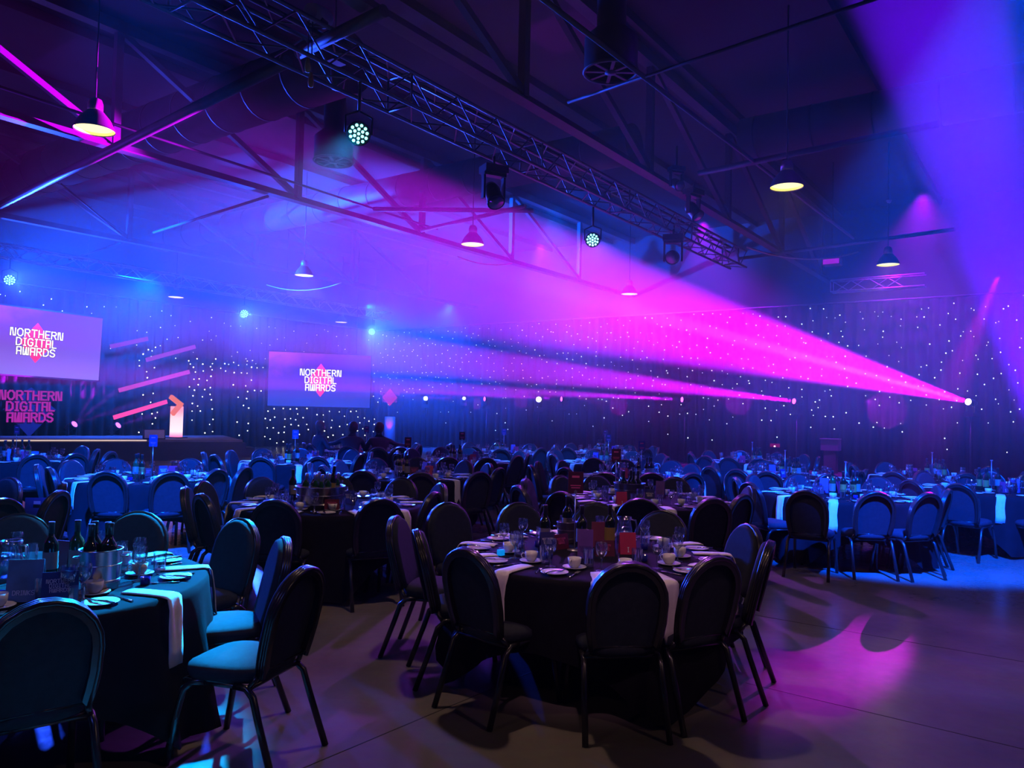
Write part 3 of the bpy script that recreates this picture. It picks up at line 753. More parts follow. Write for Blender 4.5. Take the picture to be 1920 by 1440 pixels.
# fixtures on the near truss
def par_can(lab, c, aim, s, zt, grp):
    d = (aim - c).normalized(); yaw = atan2(d.y, d.x)
    t = thing('par_can', lab, 'stage light', c, yaw, grp)
    q = Matrix.Rotation(-yaw, 3, 'Z') @ d; rot = Vector((0, 0, 1)).rotation_difference(q).to_matrix()
    h = MB(); h.lathe([(0.0, -0.2 * s), (0.10 * s, -0.19 * s), (0.135 * s, -0.1 * s), (0.14 * s, 0.02 * s), (0.125 * s, 0.02 * s), (0.125 * s, -0.005 * s)], 20, rot=rot); h.build('body', M_BLACKP, t)
    f = MB(); f.lathe([(0.124 * s, -0.006 * s), (0.0, -0.005 * s)], 20, rot=rot)
    f.build('face', mat('blue_led_face', (0.0, 0.05, 0.1), 0.3, emit=(0.0, 0.35, 0.85), estr=2.6, noise=0.01), t)
    for i in range(18):
        if i < 1: r_, an = 0, 0
        elif i < 7: r_, an = 0.052, (i - 1) * pi / 3
        else: r_, an = 0.098, (i - 7) * 2 * pi / 11
        l = MB(); p = rot @ Vector((r_ * cos(an) * s, r_ * sin(an) * s, 0.004 * s))
        l.lathe([(0.019 * s, 0), (0.012 * s, 0.008 * s), (0, 0.01 * s)], 8, c=p, rot=rot); l.build('led_lens', M_LED, t)
    y = MB(); top = zt - c.z
    y.tube([(0, 0.155 * s, 0), (0, 0.155 * s, 0.2 * s), (0, 0, 0.27 * s), (0, -0.155 * s, 0.2 * s), (0, -0.155 * s, 0)], 0.014, 6); y.build('yoke', M_BLACKP, t)
    k = MB(); k.tube([(0, 0, 0.26 * s), (0, 0, max(top, 0.28 * s))], 0.02, 8); k.build('clamp', M_BLACKP, t)
M_LED = glow('cyan_led', (0.25, 1.0, 0.95), 3.2)
tb = 5.75 - 0.21
par_can('cyan round spotlight on the near lighting truss nearest the camera', PAR_MAIN[0], PAR_MAIN[0] + (EYE - PAR_MAIN[0]) + Vector((0.9, 0, -1.5)), 1.0, tb, 'cyan spotlights')
par_can('cyan round spotlight farther down the near lighting truss', PAR_MAIN[1], EYE + Vector((-2.6, 0, -1)), 1.0, tb, 'cyan spotlights')
for p, lab in zip(PAR_FAR, ('cyan spotlight above the left screen on the stage truss', 'cyan spotlight on the stage truss between the two screens', 'cyan spotlight on the stage truss above the right screen')):
    par_can(lab, p, EYE + Vector((0, 0, -1)), 1.15, 5.48, 'cyan spotlights')
def hung_head(lab, px, py, z, aim, s, zt):
    c = at(px, py, z); d = aim.normalized(); yaw = atan2(d.y, d.x); t = thing('hanging_moving_head', lab, 'stage light', c, yaw, 'unlit moving heads on the near truss')
    q = Matrix.Rotation(-yaw, 3, 'Z') @ d; rot = Vector((0, 0, 1)).rotation_difference(q).to_matrix()
    h = MB(); h.lathe([(0.0, -0.19 * s), (0.08 * s, -0.18 * s), (0.11 * s, -0.1 * s), (0.11 * s, 0.1 * s), (0.125 * s, 0.14 * s), (0.125 * s, 0.17 * s)], 16, rot=rot); h.build('head', M_BLACKP, t)
    le = MB(); le.lathe([(0.105 * s, 0.172 * s), (0.0, 0.176 * s)], 16, rot=rot); le.build('lens', mat('dark_lens', (0.3, 0.3, 0.34), 0.1, metal=0.5, noise=0.02), t)
    y = MB()
    for sy in (-1, 1): y.box((0, sy * 0.15 * s, 0.1 * s), (0.08 * s, 0.03 * s, 0.34 * s))
    y.box((0, 0, 0.27 * s), (0.12 * s, 0.33 * s, 0.04 * s)); y.build('yoke', M_BLACKP, t)
    b = MB(); b.box((0, 0, 0.34 * s), (0.24 * s, 0.34 * s, 0.10 * s)); b.build('base', M_BLACKP, t)
    k = MB(); k.tube([(0, 0, 0.38 * s), (0, 0, max(zt - c.z, 0.4 * s))], 0.02, 8); k.build('clamp', M_BLACKP, t)
hung_head('unlit moving head hanging under the near truss past the first cyan spotlight', 925, 365, 4.95, Vector((0.3, -0.6, -0.9)), 1.1, tb)
hung_head('unlit moving head hanging at the far end of the near truss', 1262, 483, 4.95, Vector((-0.3, -1, -0.2)), 1.2, tb)
hung_head('unlit moving head hanging under the near truss beyond the second cyan spotlight', 1300, 395, 5.1, Vector((0.5, -0.6, -0.9)), 0.9, tb)
hung_head('unlit moving head beside the strut over the near truss', 1268, 345, 5.9, Vector((0.3, -0.8, -0.5)), 0.8, 6.6)
# white projector resting on the near truss at the top edge
c = at(598, 30, 6.12)
pr = thing('truss_projector', 'white barrel spotlight lying on top of the near truss at the picture top', 'stage light', c, ROOM_ROT + 0.3)
mb = MB(); mb.lathe([(0.09, -0.18), (0.11, -0.1), (0.11, 0.12), (0.085, 0.17)], 18, rot=Matrix.Rotation(radians(78), 3, 'Y')); mb.build('barrel', mat('white_enamel', (0.5, 0.5, 0.5), 0.4, noise=0.05), pr)
mb = MB(); mb.lathe([(0.07, 0.171), (0, 0.174)], 18, rot=Matrix.Rotation(radians(78), 3, 'Y')); mb.build('lens', mat('amber_lens', (0.35, 0.18, 0.08), 0.15, noise=0.02), pr)
mb = MB(); mb.box((-0.02, 0, -0.1), (0.12, 0.2, 0.06)); mb.build('bracket', M_BLACKP, pr)
# motor controls: two pear shaped handles on cables
for px, py, colr, nm in ((577, 122, (0.75, 0.5, 0.08), 'yellow pear shaped hoist control hanging below the near truss'), (583, 150, (0.7, 0.22, 0.06), 'orange pear shaped hoist control hanging lowest below the near truss')):
    c = at(px, py, 5.45 if colr[1] > 0.3 else 5.3)
    t = thing('hoist_control', nm, 'hoist control', c, 0)
    mb = MB(); mb.lathe([(0.0, -0.085), (0.026, -0.075), (0.034, -0.03), (0.026, 0.03), (0.016, 0.08), (0.0, 0.09)], 12)
    mb.build('handle', mat('hoist_%s' % ('yellow' if colr[1] > 0.3 else 'orange'), colr, 0.45, noise=0.1), t)
    mb = MB(); mb.tube([(0, 0, 0.085), (0.0, 0, 5.98 - c.z)], 0.007, 6); mb.build('cord', M_BLACKP, t)
ho = thing('chain_hoist', 'black chain hoist hanging between the near truss and the roof', 'hoist', R(0, 0, 0))
hc = at(628, 95, 6.3)
mb = MB(); mb.box(hc, (0.22, 0.2, 0.34), Matrix.Rotation(ROOM_ROT, 3, 'Z')); mb.build('motor', M_BLACKP, ho)
mb = MB(); mb.tube([hc + Vector((0, 0, 0.17)), Vector((hc.x, hc.y, 8.2))], 0.012, 6); mb.build('chain', M_STEEL, ho)
mb = MB(); mb.lathe([(0.0, -0.22), (0.08, -0.2), (0.1, 0.0), (0.1, 0.05)], 14, c=hc + Vector((0.05, 0, -0.3))); mb.build('chain_bag', M_BLACKP, ho)

# ------------------------------------------------------------------ pendant high-bay lamps
M_SHADE_OUT = mat('dark_lamp_shade', (0.12, 0.09, 0.10), 0.5, noise=0.1, scale=10)
M_SHADE_IN = mat('shade_inside', (0.9, 0.75, 0.25), 0.5, emit=(1.0, 0.72, 0.12), estr=1.3, noise=0.02)
M_BULB = glow('lamp_glow', (1.0, 0.93, 0.42), 1.6)
M_BALLAST = mat('ballast_can', (0.35, 0.25, 0.3), 0.4, metal=0.4, noise=0.1)
so = MB(); so.open_lathe([(0.25, 0.0), (0.235, 0.05), (0.19, 0.14), (0.13, 0.21), (0.095, 0.25)], 28); so.open_lathe([(0.252, -0.012), (0.252, 0.004), (0.25, 0.0)], 28)
si = MB(); si.open_lathe([(0.246, 0.0), (0.23, 0.05), (0.185, 0.135), (0.12, 0.2)], 28)
df = MB(); df.lathe([(0.0, 0.02), (0.225, 0.03), (0.225, 0.034)], 28)
ca = MB(); ca.lathe([(0.095, 0.25), (0.095, 0.34), (0.075, 0.4), (0.04, 0.42)], 18)
hk = MB(); hk.tube([(0, 0, 0.42), (0, 0, 2.9)], 0.012, 6)
LAMP = [('shade', so.mesh('shade', M_SHADE_OUT), []), ('reflector', si.mesh('reflector', M_SHADE_IN), []), ('diffuser', df.mesh('diffuser', M_BULB), []),
        ('ballast', ca.mesh('ballast', M_BALLAST), []), ('rod', hk.mesh('rod', M_BLACKP), [])]
LL = ['bell shaped pendant lamp at the upper left, largest of the hanging lamps', 'bell shaped pendant lamp alone in the dark upper right', 'bell shaped pendant lamp over the near end of the blue haze',
      'pendant lamp above the blue haze and right screen', 'pendant lamp above the star cloth at the right', 'pendant lamp just above the magenta beam',
      'unlit small pendant lamp above the right screen', 'faint pendant lamp above the pink light bars']
for k, p in enumerate(PENDANTS):
    stamp('pendant_lamp', LAMP, LL[k], 'pendant lamp', p, 0, 'pendant lamps over the hall')

# small things on the walls and roof
def small(name, lab, cat, p, d, m, rz=0.0):
    mb = MB(); mb.box((0, 0, 0), d, Matrix.Rotation(rz, 3, 'Z')); return tag(mb.build(name, m, None, p), lab, cat)
t = thing('exit_sign', 'small dim red exit light low on the star cloth wall', 'sign', at_a(1453, 835, EAST_A - 0.16), ROOM_ROT)
mb = MB(); mb.box((0, 0, 0), (0.05, 0.30, 0.11)); mb.build('housing', glow('dim_red', (0.30, 0.0, 0.10), 0.5), t)
mb = MB(); mb.box((-0.03, 0, -0.03), (0.02, 0.05, 0.04)); mb.build('lamp', glow('exit_lamp', (1, 0.6, 0.7), 3), t)
t = thing('projector_box', 'pale box on a shelf low before the star cloth', 'box', at_a(1558, 834, EAST_A - 0.7), ROOM_ROT)
mb = MB(); mb.box((0, 0, 0), (0.4, 0.5, 0.34)); mb.build('body', mat('grey_box', (0.09, 0.07, 0.1), 0.6, noise=0.1), t)
mb = MB(); mb.box((0, 0, -0.6), (0.3, 0.35, 0.86)); mb.build('pedestal', M_FASCIA, t)
mb = MB(); mb.box((-0.05, 0, 0.18), (0.42, 0.54, 0.02)); mb.build('lid', mat('pale_lid', (0.2, 0.18, 0.2), 0.5, noise=0.1), t)
c = at(1561, 492, 5.6)
t = thing('roof_projector', 'small roof box with a magenta lit face above the star cloth', 'box', c, ROOM_ROT)
mb = MB(); mb.box((0, 0, 0), (0.3, 0.42, 0.16)); mb.build('body', M_STEEL, t)
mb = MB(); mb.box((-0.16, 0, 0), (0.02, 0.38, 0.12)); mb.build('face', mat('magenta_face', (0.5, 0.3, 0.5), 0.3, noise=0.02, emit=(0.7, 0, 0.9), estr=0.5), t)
mb = MB(); mb.tube([(0, 0, 0.08), (0, 0, 2.55)], 0.015, 6); mb.build('rod', M_STEEL, t)
c = at(1667, 377, 6.8)
t = thing('smoke_detector', 'small round detector on the dark roof above the right lamp', 'detector', c)
mb = MB(); mb.lathe([(0.03, -0.05), (0.06, 0.0), (0.06, 0.02)], 14); mb.build('cap', mat('pale_plastic', (0.6, 0.6, 0.62), 0.5, noise=0.02), t)
mb = MB(); mb.tube([(0, 0, 0.02), (0, 0, HT - c.z)], 0.008, 6); mb.build('stem', M_STEEL, t)
# ------------------------------------------------------------------ banquet chair kit (sits at the origin, faces +Y)
M_FABRIC = mat('chair_fabric', (0.023, 0.029, 0.042), 0.85, noise=0.12, scale=30, bump=0.25, bscale=420, spec=0.2)
M_CFRAME = mat('chair_frame', (0.06, 0.06, 0.066), 0.25, metal=0.7, noise=0.1, scale=20)
def superring(w, d, z, cy=0.0, n=20, e=3.2, taper=0.0):
    P = []
    for k in range(n):
        t = 2 * pi * k / n; c, s = cos(t), sin(t)
        x = w * math.copysign(abs(c) ** (2 / e), c); y = d * math.copysign(abs(s) ** (2 / e), s)
        P.append((x * (1 + taper * y / d), y + cy, z))
    return P
def loft(mb, rings, smooth=True):
    n = len(rings[0]); vs = [p for r in rings for p in r]; fs = []
    for i in range(len(rings) - 1):
        for k in range(n): fs.append((i * n + k, i * n + (k + 1) % n, (i + 1) * n + (k + 1) % n, (i + 1) * n + k))
    fs.append(tuple(range(n))[::-1]); fs.append(tuple((len(rings) - 1) * n + k for k in range(n)))
    mb.add(vs, fs, smooth); return mb
seat = MB(); loft(seat, [superring(0.19, 0.19, 0.405, 0.0, taper=0.05), superring(0.213, 0.213, 0.415, 0.0, taper=0.05), superring(0.222, 0.222, 0.44, 0.0, taper=0.05),
                         superring(0.216, 0.216, 0.468, 0.0, taper=0.05), superring(0.185, 0.185, 0.484, 0.0, taper=0.05), superring(0.10, 0.10, 0.492, 0.0, taper=0.05)])
BB, BT = Vector((0, -0.205, 0.455)), Vector((0, -0.315, 0.925))
bu = (BT - BB); BL = bu.length; bu.normalize(); bn = Vector((1, 0, 0)).cross(bu)     # bn points backwards/forwards
def outline(s=1.0, n=11, inset=0.0):
    """half outline from bottom centre-left corner up and over to bottom right, in (x, v)"""
    P = []; W = 0.205 - inset; vt = BL - inset; vs_ = BL - 0.215
    for v in (0.0 + inset, 0.08, 0.16): P.append((-(0.178 - inset + (W - 0.178 + inset) * sin(min(1, v / 0.2) * pi / 2)), v))
    for k in range(n + 1):
        t = pi - pi * k / n; P.append((W * cos(t), vs_ + (vt - vs_) * sin(t)))
    for v in (0.16, 0.08, 0.0 + inset): P.append(((0.178 - inset + (W - 0.178 + inset) * sin(min(1, v / 0.2) * pi / 2)), v))
    return P
def bp(x, v, t): return BB + Vector((1, 0, 0)) * x + bu * v + bn * t
back = MB()
O = outline(inset=0.012); n = len(O); rings = []
for ins, t in ((0.03, -0.034), (0.006, -0.028), (-0.010, -0.014), (-0.010, -0.004), (0.0, 0.006)):
    rings.append([tuple(bp(x * (1 - ins / 0.2), v * (1 - ins / BL) + ins * 0.5, t)) for x, v in O])
loft(back, rings, False)
for i in range(len(back.sm)): back.sm[i] = len(back.f[i]) == 4
bf = MB()
for off in (0.004, 0.018, 0.030):
    bf.tube([bp(x, v, off) for x, v in outline()], 0.0125, 6)
bf.tube([bp(-0.178, 0.0, 0.0), bp(-0.186, -0.03, -0.005), (-0.20, -0.17, 0.40)], 0.013, 8); bf.tube([bp(0.178, 0.0, 0.0), bp(0.186, -0.03, -0.005), (0.20, -0.17, 0.40)], 0.013, 8)
OU, IN = outline(inset=0.0), outline(inset=0.034)
bf.add([bp(x, v, 0.036) for x, v in OU] + [bp(x, v, 0.036) for x, v in IN] + [bp(x, v, 0.006) for x, v in IN],
       [(i, i + 1, len(OU) + i + 1, len(OU) + i) for i in range(len(OU) - 1)] + [(len(OU) + i, len(OU) + i + 1, 2 * len(OU) + i + 1, 2 * len(OU) + i) for i in range(len(OU) - 1)])
bf.tube([bp(-0.178, 0.008, 0), bp(0.178, 0.008, 0)], 0.01, 6)
sf = MB(); sf.tube([(-0.2, -0.18, 0.402), (0.2, -0.18, 0.402), (0.205, 0.17, 0.402), (-0.205, 0.17, 0.402)], 0.012, 6, closed=True)
def leg_mesh(s, front):
    mb = MB()
    if front: pts = [(s * 0.2, 0.06, 0.404), (s * 0.203, 0.13, 0.398), (s * 0.207, 0.175, 0.36), (s * 0.212, 0.205, 0.25), (s * 0.22, 0.25, 0.0)]
    else: pts = [(s * 0.2, -0.10, 0.404), (s * 0.203, -0.165, 0.40), (s * 0.208, -0.205, 0.365), (s * 0.212, -0.24, 0.26), (s * 0.222, -0.335, 0.0)]
    mb.tube(pts, 0.0168, 8); return mb.mesh('leg', M_CFRAME)
CHAIR = [('seat', seat.mesh('seat', M_FABRIC), []), ('backrest', back.mesh('backrest', M_FABRIC), []), ('back_frame', bf.mesh('back_frame', M_CFRAME), []),
         ('seat_frame', sf.mesh('seat_frame', M_CFRAME), [])] + [('leg', leg_mesh(s, f), []) for s in (-1, 1) for f in (True, False)]

# ------------------------------------------------------------------ tableware kits
M_CHINA = mat('white_china', (0.82, 0.82, 0.80), 0.18, noise=0.02, coat=0.4)
M_NAPKIN = mat('white_napkin', (0.80, 0.77, 0.76), 0.85, noise=0.04, scale=40, bump=0.15, bscale=500)
M_CLOTH = mat('black_tablecloth', (0.010, 0.010, 0.014), 0.9, spec=0.08, noise=0.15, scale=10, bump=0.15, bscale=400)
M_CUT = mat('cutlery_steel', (0.75, 0.75, 0.76), 0.18, metal=1.0, noise=0.05)
M_GLASS = glass('clear_glass')
M_BOTTLE = mat('dark_bottle_glass', (0.008, 0.014, 0.008), 0.06, noise=0.1, coat=0.6)
M_BOTTLE2 = mat('green_bottle_glass', (0.01, 0.06, 0.02), 0.06, noise=0.1, coat=0.6)
M_LABEL = mat('pale_bottle_label', (0.22, 0.21, 0.2), 0.6, noise=0.1)
M_LABEL2 = mat('yellow_bottle_label', (0.3, 0.22, 0.04), 0.6, noise=0.1)
M_CAPS = mat('bottle_capsule', (0.02, 0.02, 0.025), 0.3, noise=0.1, coat=0.4)
M_BUCKET = mat('polished_steel', (0.75, 0.75, 0.77), 0.27, metal=1.0, noise=0.1, scale=6)
M_BUCKETD = mat('dark_steel_tub', (0.22, 0.20, 0.22), 0.3, metal=0.8, noise=0.15, scale=6)
M_NAVY = mat('navy_card', (0.03, 0.03, 0.16), 0.4, noise=0.1)
M_CRIMSON = mat('crimson_card', (0.55, 0.03, 0.10), 0.4, noise=0.1)
M_PURPLE = mat('purple_card', (0.14, 0.05, 0.32), 0.4, noise=0.15, scale=12)
M_MAROON = mat('maroon_card', (0.12, 0.015, 0.03), 0.4, noise=0.1)
M_DRINKS = mat('blue_grey_card', (0.10, 0.17, 0.28), 0.4, noise=0.25, scale=14)
M_INK = mat('pale_print', (0.75, 0.72, 0.78), 0.5, noise=0.02)
M_INKP = mat('pink_print', (0.75, 0.10, 0.28), 0.5, noise=0.02)
M_VOTIVE = mat('blue_votive_glass', (0.01, 0.015, 0.22), 0.1, noise=0.05, coat=0.5)
M_ROD = mat('stand_rod', (0.5, 0.5, 0.52), 0.3, metal=0.9, noise=0.05)

def one(name, mb, m, subs=()): return (name, mb.mesh(name, m), [(sn, sm.mesh(sn, smat)) for sn, sm, smat in subs])
_w = MB(); _w.lathe([(0.034, 0.0), (0.034, 0.002), (0.006, 0.006), (0.0045, 0.02), (0.0045, 0.07), (0.012, 0.08), (0.030, 0.10), (0.037, 0.125), (0.036, 0.15), (0.032, 0.168)], 14)
_w.f.pop(); _w.sm.pop()
WINE = [one('wine_glass', _w, M_GLASS)]
_t = MB(); _t.lathe([(0.030, 0.0), (0.031, 0.004), (0.035, 0.11)], 14); _t.f.pop(); _t.sm.pop(); _t.lathe([(0.028, 0.006), (0.029, 0.014)], 14)
TUMB = [one('tumbler', _t, M_GLASS)]
_p = MB(); _p.lathe([(0.045, 0.0), (0.05, 0.003), (0.07, 0.010), (0.082, 0.014), (0.081, 0.016), (0.068, 0.0125), (0.048, 0.006), (0.0, 0.006)], 24)
PLATE = [one('side_plate', _p, M_CHINA)]
_s = MB(); _s.lathe([(0.035, 0.0), (0.06, 0.006), (0.073, 0.013), (0.072, 0.015), (0.04, 0.007), (0.0, 0.007)], 20)
SAUCER = [one('saucer', _s, M_CHINA)]
_c = MB(); _c.open_lathe([(0.0, 0.002), (0.022, 0.0), (0.024, 0.004), (0.033, 0.012), (0.0385, 0.03), (0.041, 0.058), (0.039, 0.058), (0.036, 0.03), (0.03, 0.012), (0.0, 0.009)], 18)
_h = MB(); _h.tube([(0.038, 0, 0.046), (0.052, 0, 0.050), (0.062, 0, 0.04), (0.060, 0, 0.026), (0.048, 0, 0.018), (0.035, 0, 0.018)], 0.0035, 6)
CUP = [one('bowl', _c, M_CHINA), one('handle', _h, M_CHINA)]
_v = MB(); _v.lathe([(0.02, 0), (0.024, 0.004), (0.026, 0.04), (0.023, 0.04), (0.021, 0.008), (0.0, 0.008)], 12)
VOTIVE = [one('votive', _v, M_VOTIVE)]
# cutlery lies along +Y
_b = MB(); _b.add([(-0.009, 0.0, 0), (0.009, 0.0, 0), (0.010, 0.07, 0), (0.004, 0.105, 0), (-0.008, 0.09, 0), (-0.009, 0, 0.002), (0.009, 0, 0.002), (0.010, 0.07, 0.002), (0.004, 0.105, 0.002), (-0.008, 0.09, 0.002)],
                  [(4, 3, 2, 1, 0), (5, 6, 7, 8, 9), (0, 1, 6, 5), (1, 2, 7, 6), (2, 3, 8, 7), (3, 4, 9, 8), (4, 0, 5, 9)])
_bh = MB(); _bh.tube([(0, -0.1, 0.004), (0, -0.05, 0.005), (0, 0.004, 0.003)], [0.006, 0.006, 0.0035], 6)
KNIFE = [one('blade', _b, M_CUT), one('handle', _bh, M_CUT)]
_f = MB(); _f.tube([(0, -0.1, 0.003), (0, -0.03, 0.004), (0, 0.03, 0.004)], [0.006, 0.004, 0.0025], 6)
_ft = MB(); _ft.box((0, 0.04, 0.005), (0.022, 0.022, 0.002))
for i in range(4): _ft.box((-0.0095 + i * 0.0063, 0.072, 0.0055), (0.003, 0.045, 0.002))
FORK = [one('handle', _f, M_CUT), one('tines', _ft, M_CUT)]
_sp = MB(); _sp.tube([(0, -0.08, 0.003), (0, -0.02, 0.004), (0, 0.025, 0.004)], [0.0055, 0.0035, 0.0025], 6)
_sb = MB(); loft(_sb, [[(0.013 * cos(a * pi / 5) * k, 0.043 + 0.021 * sin(a * pi / 5) * k, z) for a in range(10)] for k, z in ((0.4, 0.001), (0.85, 0.003), (1, 0.006), (0.9, 0.0065))])
SPOON = [one('handle', _sp, M_CUT), one('bowl', _sb, M_CUT)]
def napkin_mesh(hang, seed):
    """folded strip: lies radially on the cloth, bends over the edge (+Y is outwards, edge at y=0)"""
    r = random.Random(seed); w = 0.05; rows = []
    ys = [(-0.25, 0.008), (-0.18, 0.010), (-0.10, 0.009), (-0.03, 0.009), (0.003, 0.004), (0.016, -0.014), (0.026, -0.06), (0.034, -0.14), (0.040, -0.14 - hang * 0.35), (0.046, -hang)]
    for i, (y, z) in enumerate(ys):
        k = i / (len(ys) - 1); sk = (r.uniform(-0.012, 0.012)) * k; ww = w * (1.0 + 0.06 * sin(i * 1.3 + seed)) * (0.93 if i == 0 else 1)
        rows.append([(x * ww + sk, y + (0.006 * sin(x * 3 + seed + i * 0.4) if i > 5 else 0), z + (0.004 * (1 - abs(x)) if i < 5 else 0.006 * x * r.uniform(-1, 1))) for x in (-1, -0.5, 0, 0.5, 1)])
    mb = MB(); n = 5; th = 0.006; V = [p for row in rows for p in row]
    def off(i, p):
        return (p[0], p[1], p[2] - th) if i // n < 5 else (p[0], p[1] - th, p[2])
    V2 = [off(i, p) for i, p in enumerate(V)]; m = len(V); F = []
    for i in range(len(rows) - 1):
        for k in range(n - 1):
            a = i * n + k; F.append((a, a + 1, a + n + 1, a + n)); F.append((m + a, m + a + n, m + a + n + 1, m + a + 1))
    for i in range(len(rows) - 1):
        a = i * n; F.append((a, a + n, m + a + n, m + a)); b = i * n + n - 1; F.append((b + n, b, m + b, m + b + n))
    for k in range(n - 1):
        F.append((k + 1, k, m + k, m + k + 1)); e = (len(rows) - 1) * n + k; F.append((e, e + 1, m + e + 1, m + e))
    mb.add(V + V2, F, True); return mb.mesh('napkin', M_NAPKIN)
NAP = [[('napkin', napkin_mesh(h, s), [])] for s, h in ((1, 0.26), (2, 0.30), (3, 0.33))]
def bottle_kit(m, lm, h=0.3, r=0.037):
    b = MB(); b.lathe([(r * 0.95, 0), (r, 0.004), (r, h * 0.6), (r * 0.85, h * 0.66), (r * 0.42, h * 0.74), (0.0135, h * 0.8), (0.0135, h * 0.9)], 16)
    l = MB(); l.open_lathe([(r + 0.0006, h * 0.18), (r + 0.0006, h * 0.48)], 16)
    c = MB(); c.lathe([(0.0148, h * 0.80), (0.0148, h * 0.965), (0.0155, h * 0.97), (0.0155, h), (0.012, h)], 12)
    return [one('glass_body', b, m), one('label', l, lm), one('capsule', c, M_CAPS)]
BOT = [bottle_kit(M_BOTTLE, M_LABEL), bottle_kit(M_BOTTLE, M_LABEL2), bottle_kit(M_BOTTLE2, M_LABEL)]
BEER = bottle_kit(M_BOTTLE2, M_LABEL, 0.23, 0.03); BEER[2] = one('capsule', MB().lathe([(0.0150, 0.16), (0.0155, 0.228), (0.012, 0.23)], 10), mat('silver_foil', (0.7, 0.7, 0.7), 0.3, metal=1, noise=0.1))
def bucket_kit(r, h, m):
    b = MB(); b.open_lathe([(0, 0.003), (r * 0.82, 0.0), (r * 0.84, 0.004), (r * 0.9, h * 0.3), (r, h * 0.97), (r * 1.03, h), (r * 0.98, h), (r * 0.96, h * 0.94), (r * 0.8, 0.01), (0, 0.01)], 28)
    hb = MB()
    for z in (0.2, 0.24, 0.62): hb.tube([(r * (0.862 + z * 0.135) * cos(k * pi / 12), r * (0.862 + z * 0.135) * sin(k * pi / 12), h * z) for k in range(24)], 0.0028, 5, closed=True)
    hd = MB()
    for s in (-1, 1): hd.tube([(s * r * 0.97, -0.025, h * 0.8), (s * (r + 0.022), -0.02, h * 0.8), (s * (r + 0.022), 0.02, h * 0.8), (s * r * 0.97, 0.025, h * 0.8)], 0.004, 6)
    ic = MB(); ic.lathe([(r * 0.9, h * 0.72), (r * 0.5, h * 0.76), (0, h * 0.78)], 16)
    return [one('bowl', b, m), one('hoop', hb, m), one('handle', hd, m), one('ice', ic, M_ICE)]
M_ICE = mat('crushed_ice', (0.6, 0.65, 0.7), 0.3, noise=0.3, scale=60, bump=1.0, bscale=50)
BUCKET = bucket_kit(0.10, 0.2, M_BUCKET); TUB = bucket_kit(0.225, 0.20, M_BUCKET); TUBD = bucket_kit(0.17, 0.19, M_BUCKETD)
_j = MB(); _j.open_lathe([(0.0, 0.004), (0.05, 0.0), (0.055, 0.01), (0.062, 0.08), (0.05, 0.15), (0.045, 0.17), (0.052, 0.2), (0.047, 0.2), (0.042, 0.17), (0.056, 0.08), (0.05, 0.012), (0, 0.01)], 18)
_jh = MB(); _jh.tube([(0.046, 0, 0.18), (0.085, 0, 0.175), (0.095, 0, 0.13), (0.08, 0, 0.07), (0.06, 0, 0.06)], 0.006, 8)
_jw = MB(); _jw.lathe([(0.05, 0.012), (0.058, 0.08), (0.05, 0.13), (0.0, 0.131)], 18)
JUG = [one('glass_body', _j, M_GLASS), one('handle', _jh, M_GLASS), one('water', _jw, glass('water', (0.85, 0.93, 1.0), 0.8))]
def card_kit(w, h, m, text=None, tm=None, name='panel', tw=0.75, tz=0.55):
    """tent card: two leaves, opening at the bottom; the front leaf faces -Y"""
    a = radians(12); K = []
    for s in (-1, 1):
        mb = MB(); Mx = Matrix.Translation((0, s * 0.002, h)) @ Matrix.Rotation(s * a, 4, 'X')
        L = h / cos(a)
        mb.add([Mx @ Vector(p) for p in ((-w / 2, -0.0008, -L), (w / 2, -0.0008, -L), (w / 2, -0.0008, 0), (-w / 2, -0.0008, 0), (-w / 2, 0.0008, -L), (w / 2, 0.0008, -L), (w / 2, 0.0008, 0), (-w / 2, 0.0008, 0))],
               [(0, 1, 2, 3), (7, 6, 5, 4), (0, 4, 5, 1), (1, 5, 6, 2), (2, 6, 7, 3), (3, 7, 4, 0)])
        K.append([name, mb.mesh(name, m), []])
    if text:
        lt = lettering(text, w * tw, 0, 0.0006, stroke=0.9)
        Mx = Matrix.Translation((0, -0.002, h)) @ Matrix.Rotation(-a, 4, 'X') @ Matrix.Translation((0, -0.0012, -h * (1 - tz))) @ Matrix.Rotation(radians(90), 4, 'X')
        lt.v = [tuple(Mx @ Vector(v)) for v in lt.v]
        K[0][2].append(('lettering', lt.mesh('lettering', tm)))
    return [tuple(k) for k in K]
NDA = ['NORTHERN', 'DIGITAL', 'AWARDS']
CARD_NAVY = card_kit(0.15, 0.14, M_NAVY, NDA, M_INK); CARD_NAVYS = card_kit(0.10, 0.13, M_NAVY, NDA, M_INK); CARD_CRIM = card_kit(0.11, 0.14, M_CRIMSON, ['I'], M_INK, tw=0.08, tz=0.2)
CARD_PURP = card_kit(0.10, 0.18, M_PURPLE, NDA, M_NAVY, tz=0.3); CARD_DRINK = card_kit(0.15, 0.19, M_DRINKS, ['DRINKS'], M_INK, tw=0.6, tz=0.2); CARD_MAR = card_kit(0.13, 0.10, M_MAROON, NDA, M_INKP, tw=0.6)
CARD_BURG = card_kit(0.10, 0.17, mat('burgundy_card', (0.16, 0.02, 0.06), 0.4, noise=0.1))
